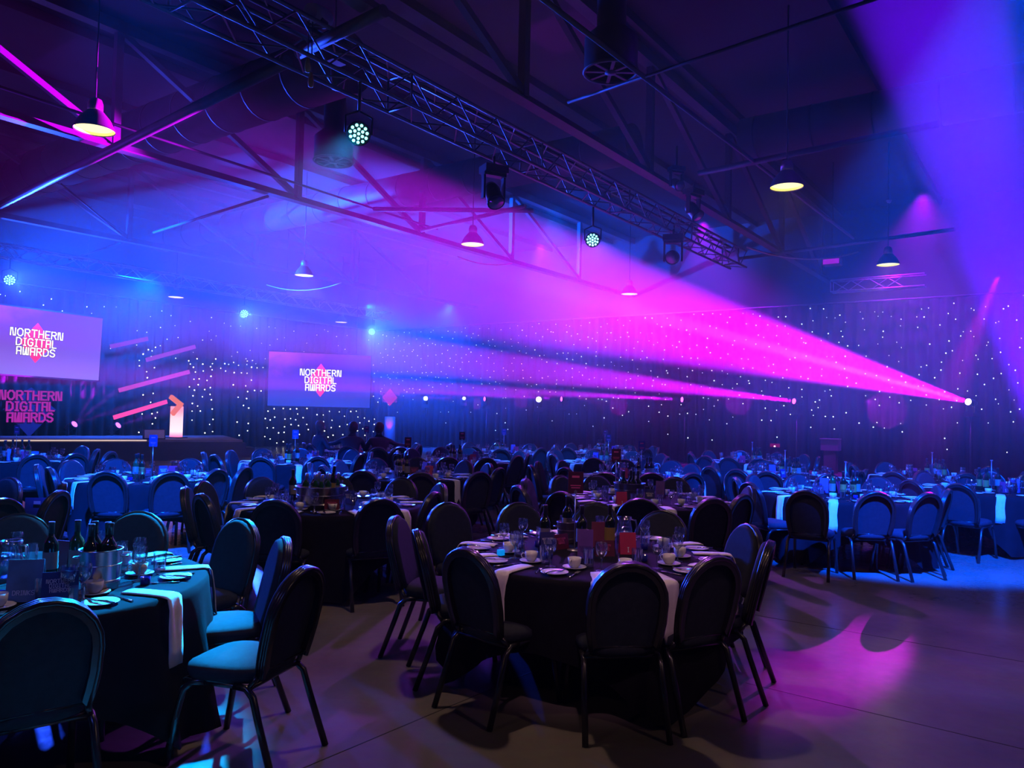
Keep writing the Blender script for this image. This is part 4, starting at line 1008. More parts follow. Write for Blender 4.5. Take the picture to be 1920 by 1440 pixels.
def stand_kit(m, h=0.53):
    b = MB(); b.lathe([(0.05, 0), (0.05, 0.006), (0.01, 0.012)], 18)
    r = MB(); r.tube([(0, 0, 0.01), (0, 0, h - 0.12)], 0.004, 6)
    c = MB(); c.box((0, 0, h - 0.07), (0.105, 0.004, 0.148))
    k = MB(); k.box((0, 0, h - 0.135), (0.02, 0.014, 0.02))
    n = lettering(['T', 'IIII'][:1], 0.02, 0, 0.0008)
    pr = MB(); pr.box((0, -0.0026, h - 0.03), (0.05, 0.001, 0.014)); pr.box((0, -0.0026, h - 0.09), (0.07, 0.001, 0.006)); pr.box((0, -0.0026, h - 0.105), (0.06, 0.001, 0.006))
    return [one('base', b, M_ROD), one('rod', r, M_ROD), one('card', c, m, [('print', pr, M_INKP)]), one('clip', k, M_ROD)]
STAND = stand_kit(M_NAVY); STANDM = stand_kit(mat('dark_red_card', (0.07, 0.01, 0.04), 0.4, noise=0.1))
_r = MB(); _r.lathe([(0.05, 0), (0.05, 0.006), (0.006, 0.012)], 14); _r2 = MB(); _r2.tube([(0, 0, 0.01), (0, 0, 0.4)], 0.006, 6); _r3 = MB(); _r3.box((0, 0, 0.405), (0.03, 0.012, 0.014))
PLAINSTAND = [one('base', _r, M_ROD), one('rod', _r2, M_ROD), one('clip', _r3, M_ROD)]
_k = MB(); _k.box((0, 0, 0.018), (0.036, 0.036, 0.036), Matrix.Rotation(0.5, 3, 'Z'))
FAVOUR = [one('favour_cube', _k, mat('blue_cube', (0.02, 0.25, 0.7), 0.3, noise=0.05, emit=(0.0, 0.25, 0.8), estr=0.8))]

# ------------------------------------------------------------------ tables
TOP = 0.75; TR = 0.915
def cloth_mesh(rot, seed):
    r = random.Random(seed); n = 96; mb = MB(); S = 1.33
    rings = []
    ph = r.uniform(0, 6); 
    prof = [(0.0, 0.0), (0.5, 0.0), (0.9, 0.0), (0.985, -0.001), (1.0, -0.008)]
    def drop(t):
        c, s = abs(cos(t - rot)), abs(sin(t - rot)); return max(0.38, min(0.715, S / max(c, s, 0.01) - 0.92))
    V = []
    for k, z in prof:
        V.append([(TR * k * cos(2 * pi * i / n), TR * k * sin(2 * pi * i / n), TOP + 0.005 + z) for i in range(n)])
    for q in (0.06, 0.2, 0.4, 0.6, 0.8, 1.0):
        row = []
        for i in range(n):
            t = 2 * pi * i / n; d = drop(t); corner = (d - 0.38) / 0.335
            am = (0.010 + 0.05 * corner) * q ** 1.3
            rad = TR + 0.006 + 0.02 * q + am * (0.55 + sin(t * 14 + ph + 1.2 * sin(t * 3 + seed))) + 0.045 * corner * q
            row.append((rad * cos(t), rad * sin(t), TOP - q * d))
        V.append(row)
    vs = [p for row in V for p in row]; fs = []
    for i in range(len(V) - 1):
        for k in range(n): fs.append((i * n + k, (i + 1) * n + k, (i + 1) * n + (k + 1) % n, i * n + (k + 1) % n))
    mb.add(vs, fs, True); return mb.mesh('tablecloth', M_CLOTH)
CL = [cloth_mesh(a, s) for a, s in ((0.3, 1), (0.85, 2), (1.3, 3))]
_tt = MB(); _tt.lathe([(0.90, 0.722), (0.905, 0.73), (0.90, 0.748)], 40)
def tleg(s, q):
    mb = MB(); mb.tube([(s * 0.42, q * 0.3, 0.722), (s * 0.42, q * 0.33, 0.03), (s * 0.42, q * 0.33, 0.0)], 0.017, 8); return mb.mesh('leg', M_CFRAME)
TABLE = [one('tabletop', _tt, mat('plywood', (0.3, 0.2, 0.1), 0.5, noise=0.2, scale=5))] + [('leg', tleg(s, q), []) for s in (-1, 1) for q in (-1, 1)]

CLOCK = ['one', 'two', 'three', 'four', 'five', 'six', 'seven', 'eight', 'nine', 'ten', 'eleven', 'twelve']
USED = set()
def clock(ang, key):          # ang in degrees, 90 = far side of the table = twelve o'clock
    h = ((90 - ang) / 30.0) % 12
    order = sorted(range(24), key=lambda k: min(abs(k / 2 - h), 12 - abs(k / 2 - h)))
    for k in order:
        if (key, k) not in USED:
            USED.add((key, k)); hr = k // 2; w = CLOCK[(hr - 1) % 12]
            return w + " o'clock" if k % 2 == 0 else 'half past ' + w
    return 'spare'

# name, centre pixel of the table top (computed to world), measured chairs as pixels of the top of their backs, seats in total
T = {
 'front middle table': dict(c=(0.57, 5.20), chairs=[(1172, 1055), (880, 1030), (785, 995), (745, 968), (832, 944), (981, 943), (1110, 943), (1248, 959), (1402, 984), (1434, 1014), (1340, 1043)], full=False, n=11, a0=-115),
 'front left table': dict(c=(-2.54, 4.02), chairs=[(72, 1127), (576, 1061), (533, 1010), (450, 973), (263, 960), (22, 965)], full=False, n=9, a0=-31),
 'silver tub table': dict(c=(-1.75, 7.53), chairs=[(508, 937), (382, 927), (348, 914), (718, 935), (808, 923), (808, 908), (738, 899), (500, 897), (627, 892), (382, 903)], full=False, n=10, a0=-80),
 'blue lectern table': dict(c=(-4.5, 9.65), chairs=[(198, 884), (317, 885), (403, 880), (462, 875), (133, 863), (100, 877), (72, 871), (225, 862), (338, 862), (427, 870)], full=False, n=10, a0=-100),
 'stage corner table': dict(c=(-7.75, 12.1), chairs=[(63, 853), (150, 851), (182, 842), (205, 847), (117, 838), (10, 838)], full=False, n=10, a0=-70),
 'dark stage end table': dict(c=(-3.55, 12.85), chairs=[(382, 848), (405, 853), (447, 845), (488, 857), (590, 856), (500, 842), (560, 845), (635, 850)], full=True, n=10, a0=-90),
 'third row middle table': dict(c=(-1.4, 10.75), chairs=[(582, 868), (607, 873), (633, 863), (677, 882), (790, 886), (900, 885), (917, 869), (938, 877), (858, 864), (712, 860), (782, 858)], full=False, n=10, a0=-95),
 'fourth row middle table': dict(c=(-0.9, 13.9), chairs=[(837, 857), (913, 859), (790, 846), (828, 836), (975, 845), (873, 836)], full=True, n=10, a0=-110),
 'dark tub table': dict(c=(1.5, 8.45), chairs=[(1050, 922), (1192, 935), (1337, 935), (1247, 899), (1352, 911), (1393, 927), (1050, 892), (1123, 892), (970, 910), (985, 898)], full=False, n=10, a0=-100),
 'table behind the dark tub': dict(c=(1.9, 11.3), chairs=[(1220, 887), (1127, 887), (1052, 876), (1048, 864), (1002, 873), (1017, 865), (1230, 862), (1240, 857), (1263, 872), (1298, 887)], full=False, n=10, a0=-80),
 'table under the thin beam': dict(c=(1.85, 14.4), chairs=[(1180, 862), (1203, 854), (1115, 859), (1077, 848), (990, 838)], full=True, n=10, a0=-120),
 'farthest middle table': dict(c=(2.2, 17.8), chairs=[(1063, 839), (1105, 844), (1042, 835)], full=True, n=10, a0=-90),
 'table below the white lamps': dict(c=(-0.15, 17.0), chairs=[(935, 844), (1018, 836)], full=True, n=10, a0=-85),
 'bright blue right table': dict(c=(4.05, 9.4), chairs=[(1505, 920), (1637, 922), (1738, 924), (1407, 905), (1380, 895), (1437, 892), (1518, 893), (1628, 898), (1705, 907), (1775, 918)], full=False, n=10, a0=-100),
 'table behind the bright blue one': dict(c=(4.35, 12.1), chairs=[(1455, 887), (1383, 880), (1373, 868), (1320, 873), (1462, 870), (1550, 877), (1562, 892), (1612, 882)], full=False, n=10, a0=-95),
 'farthest right table': dict(c=(4.85, 15.5), chairs=[(1400, 864), (1355, 861), (1310, 857), (1472, 860)], full=True, n=10, a0=-60),
 'unlit table before the stars': dict(c=(6.85, 12.5), chairs=[(1695, 885)], full=True, n=9, a0=-100),
 'right edge table': dict(c=(6.55, 10.45), chairs=[(1698, 899), (1798, 908), (1818, 893), (1890, 887)], full=True, n=9, a0=-95),
 'left edge table': dict(c=(-5.3, 6.5), chairs=[(5, 935), (117, 905), (14, 896), (112, 920)], full=False, n=8, a0=-90),
 'people table': dict(c=(-3.1, 16.4), chairs=[(732, 835), (728, 842), (745, 838)], full=True, n=9, a0=-90),
}
def chair_look(lx, ly, tx, ty):
    """what the camera sees of it"""
    f = Vector((tx - lx, ty - ly)).normalized(); v = Vector((lx, ly)).normalized(); d = f.dot(v)
    s = f.x * v.y - f.y * v.x
    if d > 0.6: return 'turned away'
    if d < -0.6: return 'facing us'
    return 'seen sideways'
rj = random.Random(5)
CHAIRS = []
def near_label(table, look, ck): return f"{look} at {ck} of the {table}"
for tn, t in T.items():
    cx, cy = t['c']; near = sqrt(cx * cx + cy * cy)
    pos = []
    for px, py in t['chairs']:
        p = at(px, py, 0.925); P = Vector((p.x, p.y)); d = P - Vector((cx, cy)); ang = atan2(d.y, d.x); r = d.length
        r = max(1.12, min(1.62, r)); pos.append((cx + r * cos(ang), cy + r * sin(ang), ang))
    if t['full']:
        n = t['n']; have = [a for _, _, a in pos]
        for k in range(n):
            a = radians(t['a0']) + 2 * pi * k / n
            if tn == 'people table' and any(abs(atan2(sin(a - radians(h)), cos(a - radians(h)))) < radians(26) for h in (-94, -64, -140)): continue
            if all(abs(atan2(sin(a - h), cos(a - h))) > radians(24) for h in have):
                have.append(a); r = rj.uniform(1.18, 1.3); pos.append((cx + r * cos(a), cy + r * sin(a), a))
    if tn == 'people table':
        for h in (-94, -64, -140): pos.append((cx + 1.26 * cos(radians(h)), cy + 1.26 * sin(radians(h)), radians(h)))
    # keep neighbours apart
    pos.sort(key=lambda q: q[2]); 
    for _ in range(30):
        for i in range(len(pos)):
            for j in range(i + 1, len(pos)):
                dx, dy = pos[j][0] - pos[i][0], pos[j][1] - pos[i][1]; dd = sqrt(dx * dx + dy * dy)
                if dd < 0.50:
                    k = (0.50 - dd) / 2 / max(dd, 1e-3)
                    pos[i] = (pos[i][0] - dx * k, pos[i][1] - dy * k, pos[i][2]); pos[j] = (pos[j][0] + dx * k, pos[j][1] + dy * k, pos[j][2])
    for x, y, a in pos: CHAIRS.append([x, y, cx, cy, tn])
# chairs of different tables must not run into each other
for _ in range(40):
    for i in range(len(CHAIRS)):
        for j in range(i + 1, len(CHAIRS)):
            A_, B_ = CHAIRS[i], CHAIRS[j]
            if A_[4] == B_[4]: continue
            dx, dy = B_[0] - A_[0], B_[1] - A_[1]; dd = sqrt(dx * dx + dy * dy)
            if dd < 0.48:
                w = 0.5 if A_[1] > 8 else 0.2; k = (0.48 - dd) / max(dd, 1e-3) * w
                A_[0] -= dx * k; A_[1] -= dy * k; B_[0] += dx * k; B_[1] += dy * k
DEFER = []
for x, y, cx, cy, tn in CHAIRS:
    fx, fy = cx - x, cy - y; L_ = sqrt(fx * fx + fy * fy); fx /= L_; fy /= L_
    rz = atan2(-fx, fy) + rj.uniform(-0.13, 0.13)
    ang = math.degrees(atan2(y - cy, x - cx))
    # the measured point is the top of the back, 0.315 m behind the seat centre
    sx, sy = x + fx * 0.315, y + fy * 0.315
    ck = clock(ang, ('chair', tn))
    stamp('banquet_chair', CHAIR, f"padded chair {chair_look(x, y, cx, cy)} at {ck} of the {tn}", 'chair', (sx, sy, 0), rz, 'banquet chairs at the ' + tn)
# ------------------------------------------------------------------ laying the tables
ZT = TOP + 0.006
def item(name, k, lab, cat, x, y, rz, grp, z=ZT): return stamp(name, k, lab, cat, (x, y, z), rz, grp)
POLES = {'front middle table': (1076, 1045), 'blue lectern table': (281, 893), 'dark tub table': (1154, 905)}
ti = 0
for tn, t in T.items():
    cx, cy = t['c']; ti += 1; rj = random.Random(100 + ti); dist = sqrt(cx * cx + cy * cy)
    stamp('round_table', TABLE, 'round folding table under the black cloth of the ' + tn, 'table', (cx, cy, 0), rj.uniform(0, 3), 'round banquet tables')
    c = put('tablecloth', CL[ti % 3], None, (cx, cy, 0), (0, 0, rj.uniform(0, 1.5)))
    tag(c, 'black cloth draped over the ' + tn, 'tablecloth', 'black tablecloths')
    n = t['n']; a0 = radians(t['a0']); fine = dist < 11.5; manual = tn in ('front middle table', 'front left table')
    for k in range(n):
        a = a0 + 2 * pi * k / n + rj.uniform(-0.04, 0.04)
        if tn == 'front left table' and cx + 0.8 * cos(a) < -3.0 and cy + 0.8 * sin(a) < 3.5: continue
        ck = clock(math.degrees(a), ('set', tn)); g = ' on the ' + tn
        def polar(r, da): return cx + r * cos(a + da), cy + r * sin(a + da)
        x, y = polar(0.77, 0); item('side_plate', PLATE, f"white side plate at {ck} of the {tn}", 'plate', x, y, 0, 'side plates' + g)
        na = a + radians(17) + rj.uniform(-0.05, 0.05); x, y = cx + (TR + 0.012) * cos(na), cy + (TR + 0.012) * sin(na)
        item('napkin', NAP[(k + ti) % 3], f"white folded napkin at {ck} of the {tn}", 'napkin', x, y, na - pi / 2 + rj.uniform(-0.1, 0.1), 'folded napkins' + g, ZT)
        if fine:
            x, y = polar(0.765, rj.uniform(-0.03, 0.03)); item('knife', KNIFE, f"steel knife on plate at {ck} of the {tn}", 'knife', x, y, a + pi / 2 + rj.uniform(-0.6, 0.6) , 'knives' + g, ZT + 0.015)
            x, y = polar(0.75, 0.15); item('fork', FORK, f"steel fork at {ck} of the {tn}", 'fork', x, y, a + pi / 2, 'forks' + g)
            x, y = polar(0.74, -0.15); item('spoon', SPOON, f"steel spoon at {ck} of the {tn}", 'spoon', x, y, a + pi / 2 + 0.1, 'spoons' + g)
        da = rj.uniform(-0.08, 0.08)
        if rj.random() < 0.85 or fine:
            x, y = polar(0.57, 0.14 + da); item('saucer', SAUCER, f"white saucer at {ck} of the {tn}", 'saucer', x, y, 0, 'saucers' + g)
            item('cup', CUP, f"white coffee cup at {ck} of the {tn}", 'cup', x, y, rj.uniform(0, 6), 'coffee cups' + g, ZT + 0.008)
        x, y = polar(0.60 + rj.uniform(-0.03, 0.03), -0.12 + da); item('wine_glass', WINE, f"stemmed wine glass at {ck} of the {tn}", 'glass', x, y, 0, 'wine glasses' + g)
        x, y = polar(0.50 + rj.uniform(-0.03, 0.03), -0.26 + da); item('tumbler', TUMB, f"clear tumbler at {ck} of the {tn}", 'glass', x, y, 0, 'tumblers' + g)
        if fine and k % 2 == 0:
            x, y = polar(0.40, 0.1 + da); item('votive', VOTIVE, f"dark blue glass votive at {ck} of the {tn}", 'candle holder', x, y, 0, 'votives' + g)
    # centre pieces
    if tn in ('front middle table', 'front left table', 'silver tub table', 'dark tub table'): continue
    g = ' on the ' + tn
    a = rj.uniform(0, 6); cols = ['pale labelled', 'yellow labelled', 'green']; nb = rj.choice((3, 4, 5))
    for k in range(nb):
        b = a + k * 0.75; kind = rj.choice((0, 0, 1, 2))
        item('wine_bottle', BOT[kind], f"{cols[kind]} bottle at {clock(math.degrees(b), ('bot', tn))} amid the {tn}", 'bottle', cx + 0.17 * cos(b), cy + 0.17 * sin(b), rj.uniform(0, 6), 'wine bottles' + g)
    sk = STAND if rj.random() < 0.5 else STANDM
    item('table_stand', PLAINSTAND if cx > 2.5 else sk, ('bare metal stand rising from the ' if cx > 2.5 else 'tall card stand rising from the ') + tn, 'table stand', cx + rj.uniform(-0.04, 0.04), cy + rj.uniform(-0.04, 0.04), rj.uniform(-0.5, 0.5), 'tall card stands')
    for k, (kt, nm) in enumerate(rj.sample([(CARD_NAVYS, 'navy'), (CARD_CRIM, 'crimson'), (CARD_PURP, 'purple'), (CARD_MAR, 'maroon')], 3)):
        b = a - 0.9 - k * 0.7; item('tent_card', kt, f"{nm} tent card beside the bottles on the {tn}", 'menu card', cx + 0.27 * cos(b), cy + 0.27 * sin(b), rj.uniform(-0.8, 0.8), 'tent cards' + g)
    if rj.random() < 0.7:
        b = a + 4.2; item('water_jug', JUG, 'glass water jug on the ' + tn, 'jug', cx + 0.33 * cos(b), cy + 0.33 * sin(b), rj.uniform(0, 6), 'water jugs')

# hand placed pieces of the four nearest centres: (kit, name, category, px, py of the base, turn, label)
def hp(k, name, cat, px, py, rz, lab, dz=0.0, grp=None):
    p = at(px, py, ZT); return stamp(name, k, lab, cat, (p.x, p.y, ZT + dz), rz, grp)
fm, flt, ts, td = 'front middle table', 'front left table', 'silver tub table', 'dark tub table'
# front middle table
hp(CARD_NAVYS, 'tent_card', 'menu card', 1025, 1034, 0.35, 'navy tent card with white award title on the ' + fm)
hp(CARD_MAR, 'tent_card', 'menu card', 1050, 1029, 0.7, 'maroon tent card behind the navy one on the ' + fm)
hp(CARD_PURP, 'tent_card', 'menu card', 1097, 1045, -0.1, 'tall purple tent card in the centre of the ' + fm)
hp(CARD_MAR, 'tent_card', 'menu card', 1133, 1042, 0.15, 'maroon tent card with pink title on the ' + fm)
hp(CARD_CRIM, 'tent_card', 'menu card', 1176, 1038, 0.1, 'bright crimson tent card on the ' + fm)
hp(CARD_BURG, 'tent_card', 'menu card', 1122, 1024, 0.0, 'burgundy tent card behind the purple one on the ' + fm)
hp(STANDM, 'table_stand', 'table stand', 1077, 1032, 0.0, 'tall dark red card stand rising from the ' + fm)
hp(bucket_kit(0.075, 0.15, M_BUCKETD), 'ice_bucket', 'bucket', 1063, 1017, 0.4, 'dark ice bucket on the ' + fm)
hp(BOT[0], 'wine_bottle', 'bottle', 1021, 1029, 0.4, 'leftmost wine bottle beside the navy card on the ' + fm)
hp(BOT[0], 'wine_bottle', 'bottle', 1063, 1017, 0.4, 'wine bottle standing in the dark ice bucket on the ' + fm, 0.035)
hp(BOT[0], 'wine_bottle', 'bottle', 1090, 1030, 0.4, 'wine bottle behind the tall purple card on the ' + fm)
hp(BOT[1], 'wine_bottle', 'bottle', 1143, 1027, 0.4, 'yellow labelled wine bottle behind the crimson card on the ' + fm)
hp(JUG, 'water_jug', 'jug', 1170, 1022, 0.2, 'glass water jug behind the crimson card on the ' + fm)
hp(FAVOUR, 'favour_cube', 'ornament', 939, 1041, 0.3, 'small bright blue cube on the ' + fm)
# front left table
bp_ = at(187, 1103, ZT)
stamp('ice_bucket', BUCKET, 'polished steel ice bucket full of bottles on the ' + flt, 'bucket', (bp_.x, bp_.y, ZT), 0.4, 'ice buckets')
for k, (dx, dy, tl) in enumerate(((-0.045, 0.035, 'rear left'), (-0.03, -0.035, 'front left'), (0.045, -0.015, 'front right'), (0.025, 0.045, 'rear right'))):
    stamp('wine_bottle', BOT[0], f"dark wine bottle at the {tl} of the steel ice bucket", 'bottle', (bp_.x + dx, bp_.y + dy, ZT + 0.03), k, 'wine bottles in the steel ice bucket', rot=(dy * -1.2, dx * 1.2, k))
hp(BOT[0], 'wine_bottle', 'bottle', 93, 1085, 2.5, 'tall wine bottle with pale label beside the open cards on the ' + flt)
hp(BOT[2], 'wine_bottle', 'bottle', 142, 1080, 2.5, 'green wine bottle behind the ice bucket on the ' + flt)
hp(CARD_NAVY, 'tent_card', 'menu card', 112, 1128, 0.45, 'navy tent card with the white award title on the ' + flt)
hp(CARD_DRINK, 'tent_card', 'menu card', 48, 1125, 0.25, 'blue grey drinks tent card on the ' + flt)
hp(CARD_BURG, 'tent_card', 'menu card', 118, 1072, -0.3, 'burgundy tent card behind the bottles on the ' + flt)
hp(JUG, 'water_jug', 'jug', 18, 1085, 0.0, 'glass water jug behind the drinks card on the ' + flt)
hp(WINE, 'wine_glass', 'glass', 155, 1122, 0, 'stemmed wine glass standing before the steel ice bucket')
hp(TUMB, 'tumbler', 'glass', 142, 1146, 0, 'clear tumbler nearest the camera, before the award title card')
hp(VOTIVE, 'votive', 'candle holder', 112, 1149, 0, 'dark blue glass votive just left of the nearest tumbler')
hp(WINE, 'wine_glass', 'glass', 262, 1083, 0, 'stemmed wine glass right of the steel ice bucket')
hp(TUMB, 'tumbler', 'glass', 299, 1071, 0, 'clear tumbler by the napkin right of the steel ice bucket')
hp(TUMB, 'tumbler', 'glass', 228, 1050, 0, 'clear tumbler behind the steel ice bucket')
hp(VOTIVE, 'votive', 'candle holder', 272, 1096, 0, 'dark blue votive right of the steel ice bucket')
# wide silver tub table
p = at(600, 951, ZT)
stamp('drinks_tub', TUB, 'wide silver tub of bottles on ice beneath the right screen', 'bucket', (p.x, p.y, ZT), 0.0, 'drinks tubs')
for k in range(9):
    b = 2 * pi * k / 9; r = 0.15 if k % 2 else 0.09; kt = BEER if k not in (0,) else BOT[1]
    stamp('beer_bottle' if kt is BEER else 'wine_bottle', kt, f"{'foil topped beer' if kt is BEER else 'yellow labelled wine'} bottle at {clock(math.degrees(b), ('tub', 1))} in the wide silver tub", 'bottle',
          (p.x + r * cos(b), p.y + r * sin(b), ZT + 0.09), b, 'bottles in the wide silver tub', rot=(0.12 * sin(b), -0.12 * cos(b) * -1, b))
hp(BOT[0], 'wine_bottle', 'bottle', 548, 936, 0.3, 'wine bottle left of the wide silver tub')
hp(CARD_MAR, 'tent_card', 'menu card', 622, 957, 0.1, 'maroon tent card leaning before the wide silver tub')
hp(CARD_NAVYS, 'tent_card', 'menu card', 655, 944, -0.3, 'navy tent card to the right of the wide silver tub')
# dark tub table
p = at(1180, 938, ZT)
stamp('drinks_tub', TUBD, 'dark round drinks tub on the table behind the front middle table', 'bucket', (p.x, p.y, ZT), 0.0, 'drinks tubs')
for k in range(5):
    b = 2 * pi * k / 5
    stamp('wine_bottle', BOT[k % 3], f"{cols[k % 3]} bottle at {clock(math.degrees(b), ('tub', 2))} in the dark drinks tub", 'bottle', (p.x + 0.09 * cos(b), p.y + 0.09 * sin(b), ZT + 0.02), b, 'bottles in the dark drinks tub')
hp(STANDM, 'table_stand', 'table stand', 1154, 931, 0.0, 'tall dark red card stand beside the dark drinks tub')
hp(CARD_CRIM, 'tent_card', 'menu card', 1165, 948, 0.2, 'crimson tent card before the dark drinks tub')
hp(CARD_NAVYS, 'tent_card', 'menu card', 1218, 940, -0.2, 'navy tent card right of the dark drinks tub')
hp(CARD_PURP, 'tent_card', 'menu card', 1238, 932, -0.4, 'purple tent card right of the dark drinks tub')
# blue folder propped on the chair at the left edge
M_FOLDER = mat('navy_folder', (0.03, 0.03, 0.14), 0.45, noise=0.1)
fp = at(66, 972, 0.55)
t = thing('display_board', 'navy display board with a pale logo standing beside the left edge chairs', 'board', (fp.x, fp.y, 0), 0.15)
mb = MB(); mb.box((0, 0, 0.62), (0.20, 0.012, 0.26), Matrix.Rotation(-0.12, 3, 'X')); mb.build('panel', M_FOLDER, t)
mb = MB(); mb.box((0.02, -0.021, 0.705), (0.06, 0.004, 0.03)); mb.build('logo_patch', mat('pale_patch', (0.4, 0.4, 0.6), 0.5, noise=0.05), t)
mb = MB(); mb.box((0, 0, 0.485), (0.22, 0.05, 0.012)); mb.build('ledge', M_ROD, t)
mb = MB()
for sx, sy in ((-0.09, -0.1), (0.09, -0.1), (0, 0.14)): mb.tube([(0, 0, 0.5), (sx, sy, 0.0)], 0.008, 6)
mb.build('tripod', M_ROD, t)

# ------------------------------------------------------------------ people at the far table
M_SUIT = mat('dark_clothes', (0.03, 0.03, 0.04), 0.8, noise=0.2, scale=10)
M_SKIN = mat('skin', (0.45, 0.28, 0.2), 0.5, noise=0.05)
M_HAIR = mat('brown_hair', (0.06, 0.04, 0.03), 0.6, noise=0.2, scale=30)
def person(lab, loc, yaw, reach, lean=0.0, hair=M_HAIR, z0=0.0):
    """seated figure facing +Y: skin-modifier body grown from the pelvis"""
    V = {}; E = []
    def v(n, p, r): V[n] = (Vector(p), r)
    v('pelvis', (0, -0.02, 0.55), 0.13); v('waist', (0, 0.0 + lean * 0.2, 0.70), 0.12); v('chest', (0, 0.02 + lean * 0.5, 0.92), 0.15); v('neckb', (0, 0.02 + lean * 0.8, 1.06), 0.07)
    v('neck', (0, 0.03 + lean, 1.13), 0.052); v('head', (0, 0.05 + lean, 1.22), 0.085); v('crown', (0, 0.045 + lean, 1.31), 0.07)
    E += [('pelvis', 'waist'), ('waist', 'chest'), ('chest', 'neckb'), ('neckb', 'neck'), ('neck', 'head'), ('head', 'crown')]
    for s, n in ((-1, 'l'), (1, 'r')):
        v('hip' + n, (s * 0.1, 0.02, 0.53), 0.09); v('knee' + n, (s * 0.13, 0.42, 0.52), 0.06); v('ankle' + n, (s * 0.13, 0.40, 0.1), 0.038); v('toe' + n, (s * 0.14, 0.55, 0.045), 0.034)
        v('sh' + n, (s * 0.18, 0.02 + lean * 0.6, 1.01), 0.062)
        if reach == n: el, wr = (s * 0.38, 0.12 + lean * 0.6, 0.92), (s * 0.58, 0.26, 0.90)
        else: el, wr = (s * 0.25, 0.12 + lean * 0.4, 0.80), (s * 0.16, 0.36, 0.80)
        v('el' + n, el, 0.045); v('wr' + n, wr, 0.028)
        w = Vector(wr); d = (w - Vector(el)).normalized(); q = d.cross(Vector((0, 0, 1))).normalized()
        v('palm' + n, w + d * 0.06, 0.024)
        E += [('pelvis', 'hip' + n), ('hip' + n, 'knee' + n), ('knee' + n, 'ankle' + n), ('ankle' + n, 'toe' + n), ('chest', 'sh' + n), ('sh' + n, 'el' + n), ('el' + n, 'wr' + n), ('wr' + n, 'palm' + n)]
        for i in range(4):
            v('f%d%s' % (i, n), w + d * (0.13 + (0.012 if i in (1, 2) else 0)) + q * (0.026 - i * 0.0175) + Vector((0, 0, -0.015)), 0.008); E.append(('palm' + n, 'f%d%s' % (i, n)))
        v('th' + n, w + d * 0.075 + q * 0.055 * (1 if s < 0 else -1), 0.009); E.append(('wr' + n, 'th' + n))
    keys = list(V); me = bpy.data.meshes.new('body'); me.from_pydata([V[k][0] for k in keys], [(keys.index(a), keys.index(b)) for a, b in E], []); me.materials.append(M_SUIT)
    t = thing('person', lab, 'person', (loc.x, loc.y, z0), yaw, 'seated people')
    o = put('body', me, t); md = o.modifiers.new('skin', 'SKIN'); md.use_smooth_shade = True
    for i, k in enumerate(keys):
        sv = me.skin_vertices[0].data[i] if me.skin_vertices else None
        if sv: sv.radius = (V[k][1], V[k][1]); sv.use_root = (k == 'pelvis')
    sb = o.modifiers.new('sub', 'SUBSURF'); sb.levels = 1; sb.render_levels = 1
    hx = Vector((0, 0.05 + lean, 1.24))
    f = MB(); f.lathe([(0.0, -0.115), (0.05, -0.1), (0.07, -0.04), (0.078, 0.02), (0.07, 0.08), (0.0, 0.11)], 14, c=hx); 
    fo = f.build('face', M_SKIN, t)
    fe = MB(); fe.tube([hx + Vector((0, 0.075, 0.015)), hx + Vector((0, 0.098, -0.025)), hx + Vector((0, 0.07, -0.032))], 0.012, 6); fe.build('nose', M_SKIN, fo)
    for s in (-1, 1):
        e = MB(); e.lathe([(0, -0.01), (0.01, 0), (0, 0.01)], 8, c=hx + Vector((s * 0.03, 0.071, 0.012))); e.build('eye', M_CHINA, fo)
        e = MB(); e.lathe([(0, -0.025), (0.014, 0), (0, 0.025)], 8, c=hx + Vector((s * 0.08, 0.0, 0.0))); e.build('ear', M_SKIN, fo)
    mth = MB(); mth.box(hx + Vector((0, 0.068, -0.058)), (0.04, 0.008, 0.008)); mth.build('mouth', mat('lips', (0.35, 0.1, 0.09), 0.5, noise=0.05), fo)
    h = MB(); h.lathe([(0.06, -0.09), (0.088, -0.04), (0.098, 0.03), (0.09, 0.08), (0.055, 0.125), (0.0, 0.14)], 14, c=hx + Vector((0, -0.022, 0.0))); h.build('hair', hair, t)
    return t
M_BLOND = mat('fair_hair', (0.16, 0.13, 0.1), 0.6, noise=0.15, scale=30)
def seat_at(h):
    a = radians(h); return Vector((-3.1 + 1.08 * cos(a), 16.4 + 1.08 * sin(a), 0)), a + pi / 2
q, w = seat_at(-94); person('person in dark clothes leaning forward with one arm stretched to the side', q, w, 'l', 0.10, z0=0.03)
q, w = seat_at(-64); person('slim person in dark clothes beside the one stretching an arm out', q, w, 'r', 0.04, z0=0.03)
q, w = seat_at(-140); person('person with fair hair seated nearest the stage end', q, w, '', 0.0, M_BLOND, z0=0.03)
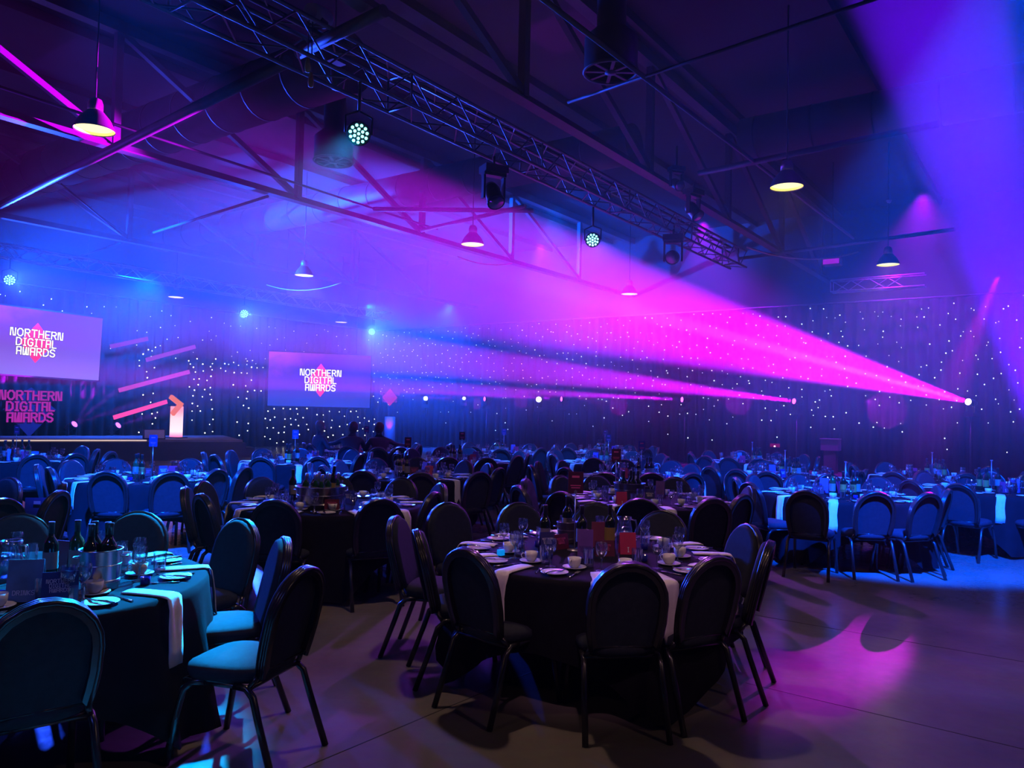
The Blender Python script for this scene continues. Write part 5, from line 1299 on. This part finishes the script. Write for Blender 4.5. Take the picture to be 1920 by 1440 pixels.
# white flowers on the far table
M_PETAL = mat('white_petals', (0.8, 0.8, 0.78), 0.7, noise=0.05)
M_GREEN = mat('stem_green', (0.03, 0.1, 0.03), 0.6, noise=0.2)
for k, (dx, dy) in enumerate(((-0.25, 0.05), (0.35, -0.15))):
    fx_ = Vector((-3.1 + dx, 16.4 + dy, ZT)); t = thing('flower_vase', ['low vase of white flowers left of the arm of the leaning person', 'low vase of white flowers between the two people'][k], 'vase', fx_, 0, 'vases where people sit')
    mb = MB(); mb.lathe([(0.04, 0), (0.05, 0.08), (0.03, 0.14)], 12); mb.build('vase', M_BUCKET, t)
    for i in range(9):
        a = i * 2.4; rr = 0.03 + 0.012 * i; c = (rr * cos(a), rr * sin(a), 0.26 - rr * 0.6)
        mb = MB(); mb.lathe([(0.0, -0.02), (0.028, -0.01), (0.035, 0.01), (0.02, 0.02), (0.0, 0.012)], 8, c=c); fl_ = mb.build('bloom', M_PETAL, t)
        mb = MB(); mb.tube([(0, 0, 0.12), c], 0.003, 4); mb.build('stem', M_GREEN, fl_)
# ------------------------------------------------------------------ haze: thin near the floor and the near end, thicker in drifting banks further in
def haze_material():
    m = bpy.data.materials.new('stage_haze'); m.use_nodes = True; nt = m.node_tree; nt.nodes.clear(); L = nt.links
    def N(t): return nt.nodes.new(t)
    o = N('ShaderNodeOutputMaterial'); v = N('ShaderNodeVolumeScatter'); v.inputs['Anisotropy'].default_value = 0.1
    tc = N('ShaderNodeTexCoord'); sx = N('ShaderNodeSeparateXYZ'); L.new(tc.outputs['Object'], sx.inputs[0])
    def ramp(src, a, b, lo, hi):
        r = N('ShaderNodeMapRange'); r.interpolation_type = 'SMOOTHSTEP'
        for i, x in zip((1, 2, 3, 4), (a, b, lo, hi)): r.inputs[i].default_value = x
        L.new(src, r.inputs[0]); return r.outputs[0]
    def mul(a, b):
        n = N('ShaderNodeMath'); n.operation = 'MULTIPLY'; L.new(a, n.inputs[0])
        if isinstance(b, float): n.inputs[1].default_value = b
        else: L.new(b, n.inputs[1])
        return n.outputs[0]
    mxx = N('ShaderNodeMath'); mxx.operation = 'MAXIMUM'; mxx.inputs[1].default_value = 0.0; L.new(sx.outputs['X'], mxx.inputs[0])
    yy = N('ShaderNodeMath'); yy.operation = 'MULTIPLY_ADD'; yy.inputs[1].default_value = 1.5; L.new(mxx.outputs[0], yy.inputs[0])
    mn = N('ShaderNodeMath'); mn.operation = 'MINIMUM'; mn.inputs[1].default_value = 0.0; L.new(sx.outputs['X'], mn.inputs[0])
    y2 = N('ShaderNodeMath'); y2.operation = 'MULTIPLY_ADD'; y2.inputs[1].default_value = 0.5; L.new(mn.outputs[0], y2.inputs[0]); L.new(sx.outputs['Y'], y2.inputs[2])
    L.new(y2.outputs[0], yy.inputs[2])
    dy = ramp(yy.outputs[0], 10.5, 15.5, 0.05, 1.0)
    dz = ramp(sx.outputs['Z'], 0.7, 2.4, 0.15, 1.0)
    n = N('ShaderNodeTexNoise'); n.inputs['Scale'].default_value = 0.33; n.inputs['Detail'].default_value = 2; n.inputs['Roughness'].default_value = 0.6; n.inputs['Distortion'].default_value = 0.6
    L.new(tc.outputs['Object'], n.inputs['Vector'])
    dn = ramp(n.outputs['Fac'], 0.32, 0.62, 0.65, 1.25)
    L.new(mul(mul(mul(dy, dz), dn), 0.026), v.inputs['Density'])
    L.new(v.outputs[0], o.inputs['Volume']); return m
hz = slab(A0 - 0.5, A1 + 0.5, B0 - 0.5, B1 + 0.5, -0.4, HT + 0.4)
o = hz.build('haze', haze_material())
tag(o, 'thin stage haze drifting through the far part of the hall', 'haze', kind='stuff')
SC.cycles.volume_step_rate = 2.5
SC.cycles.volume_max_steps = 32
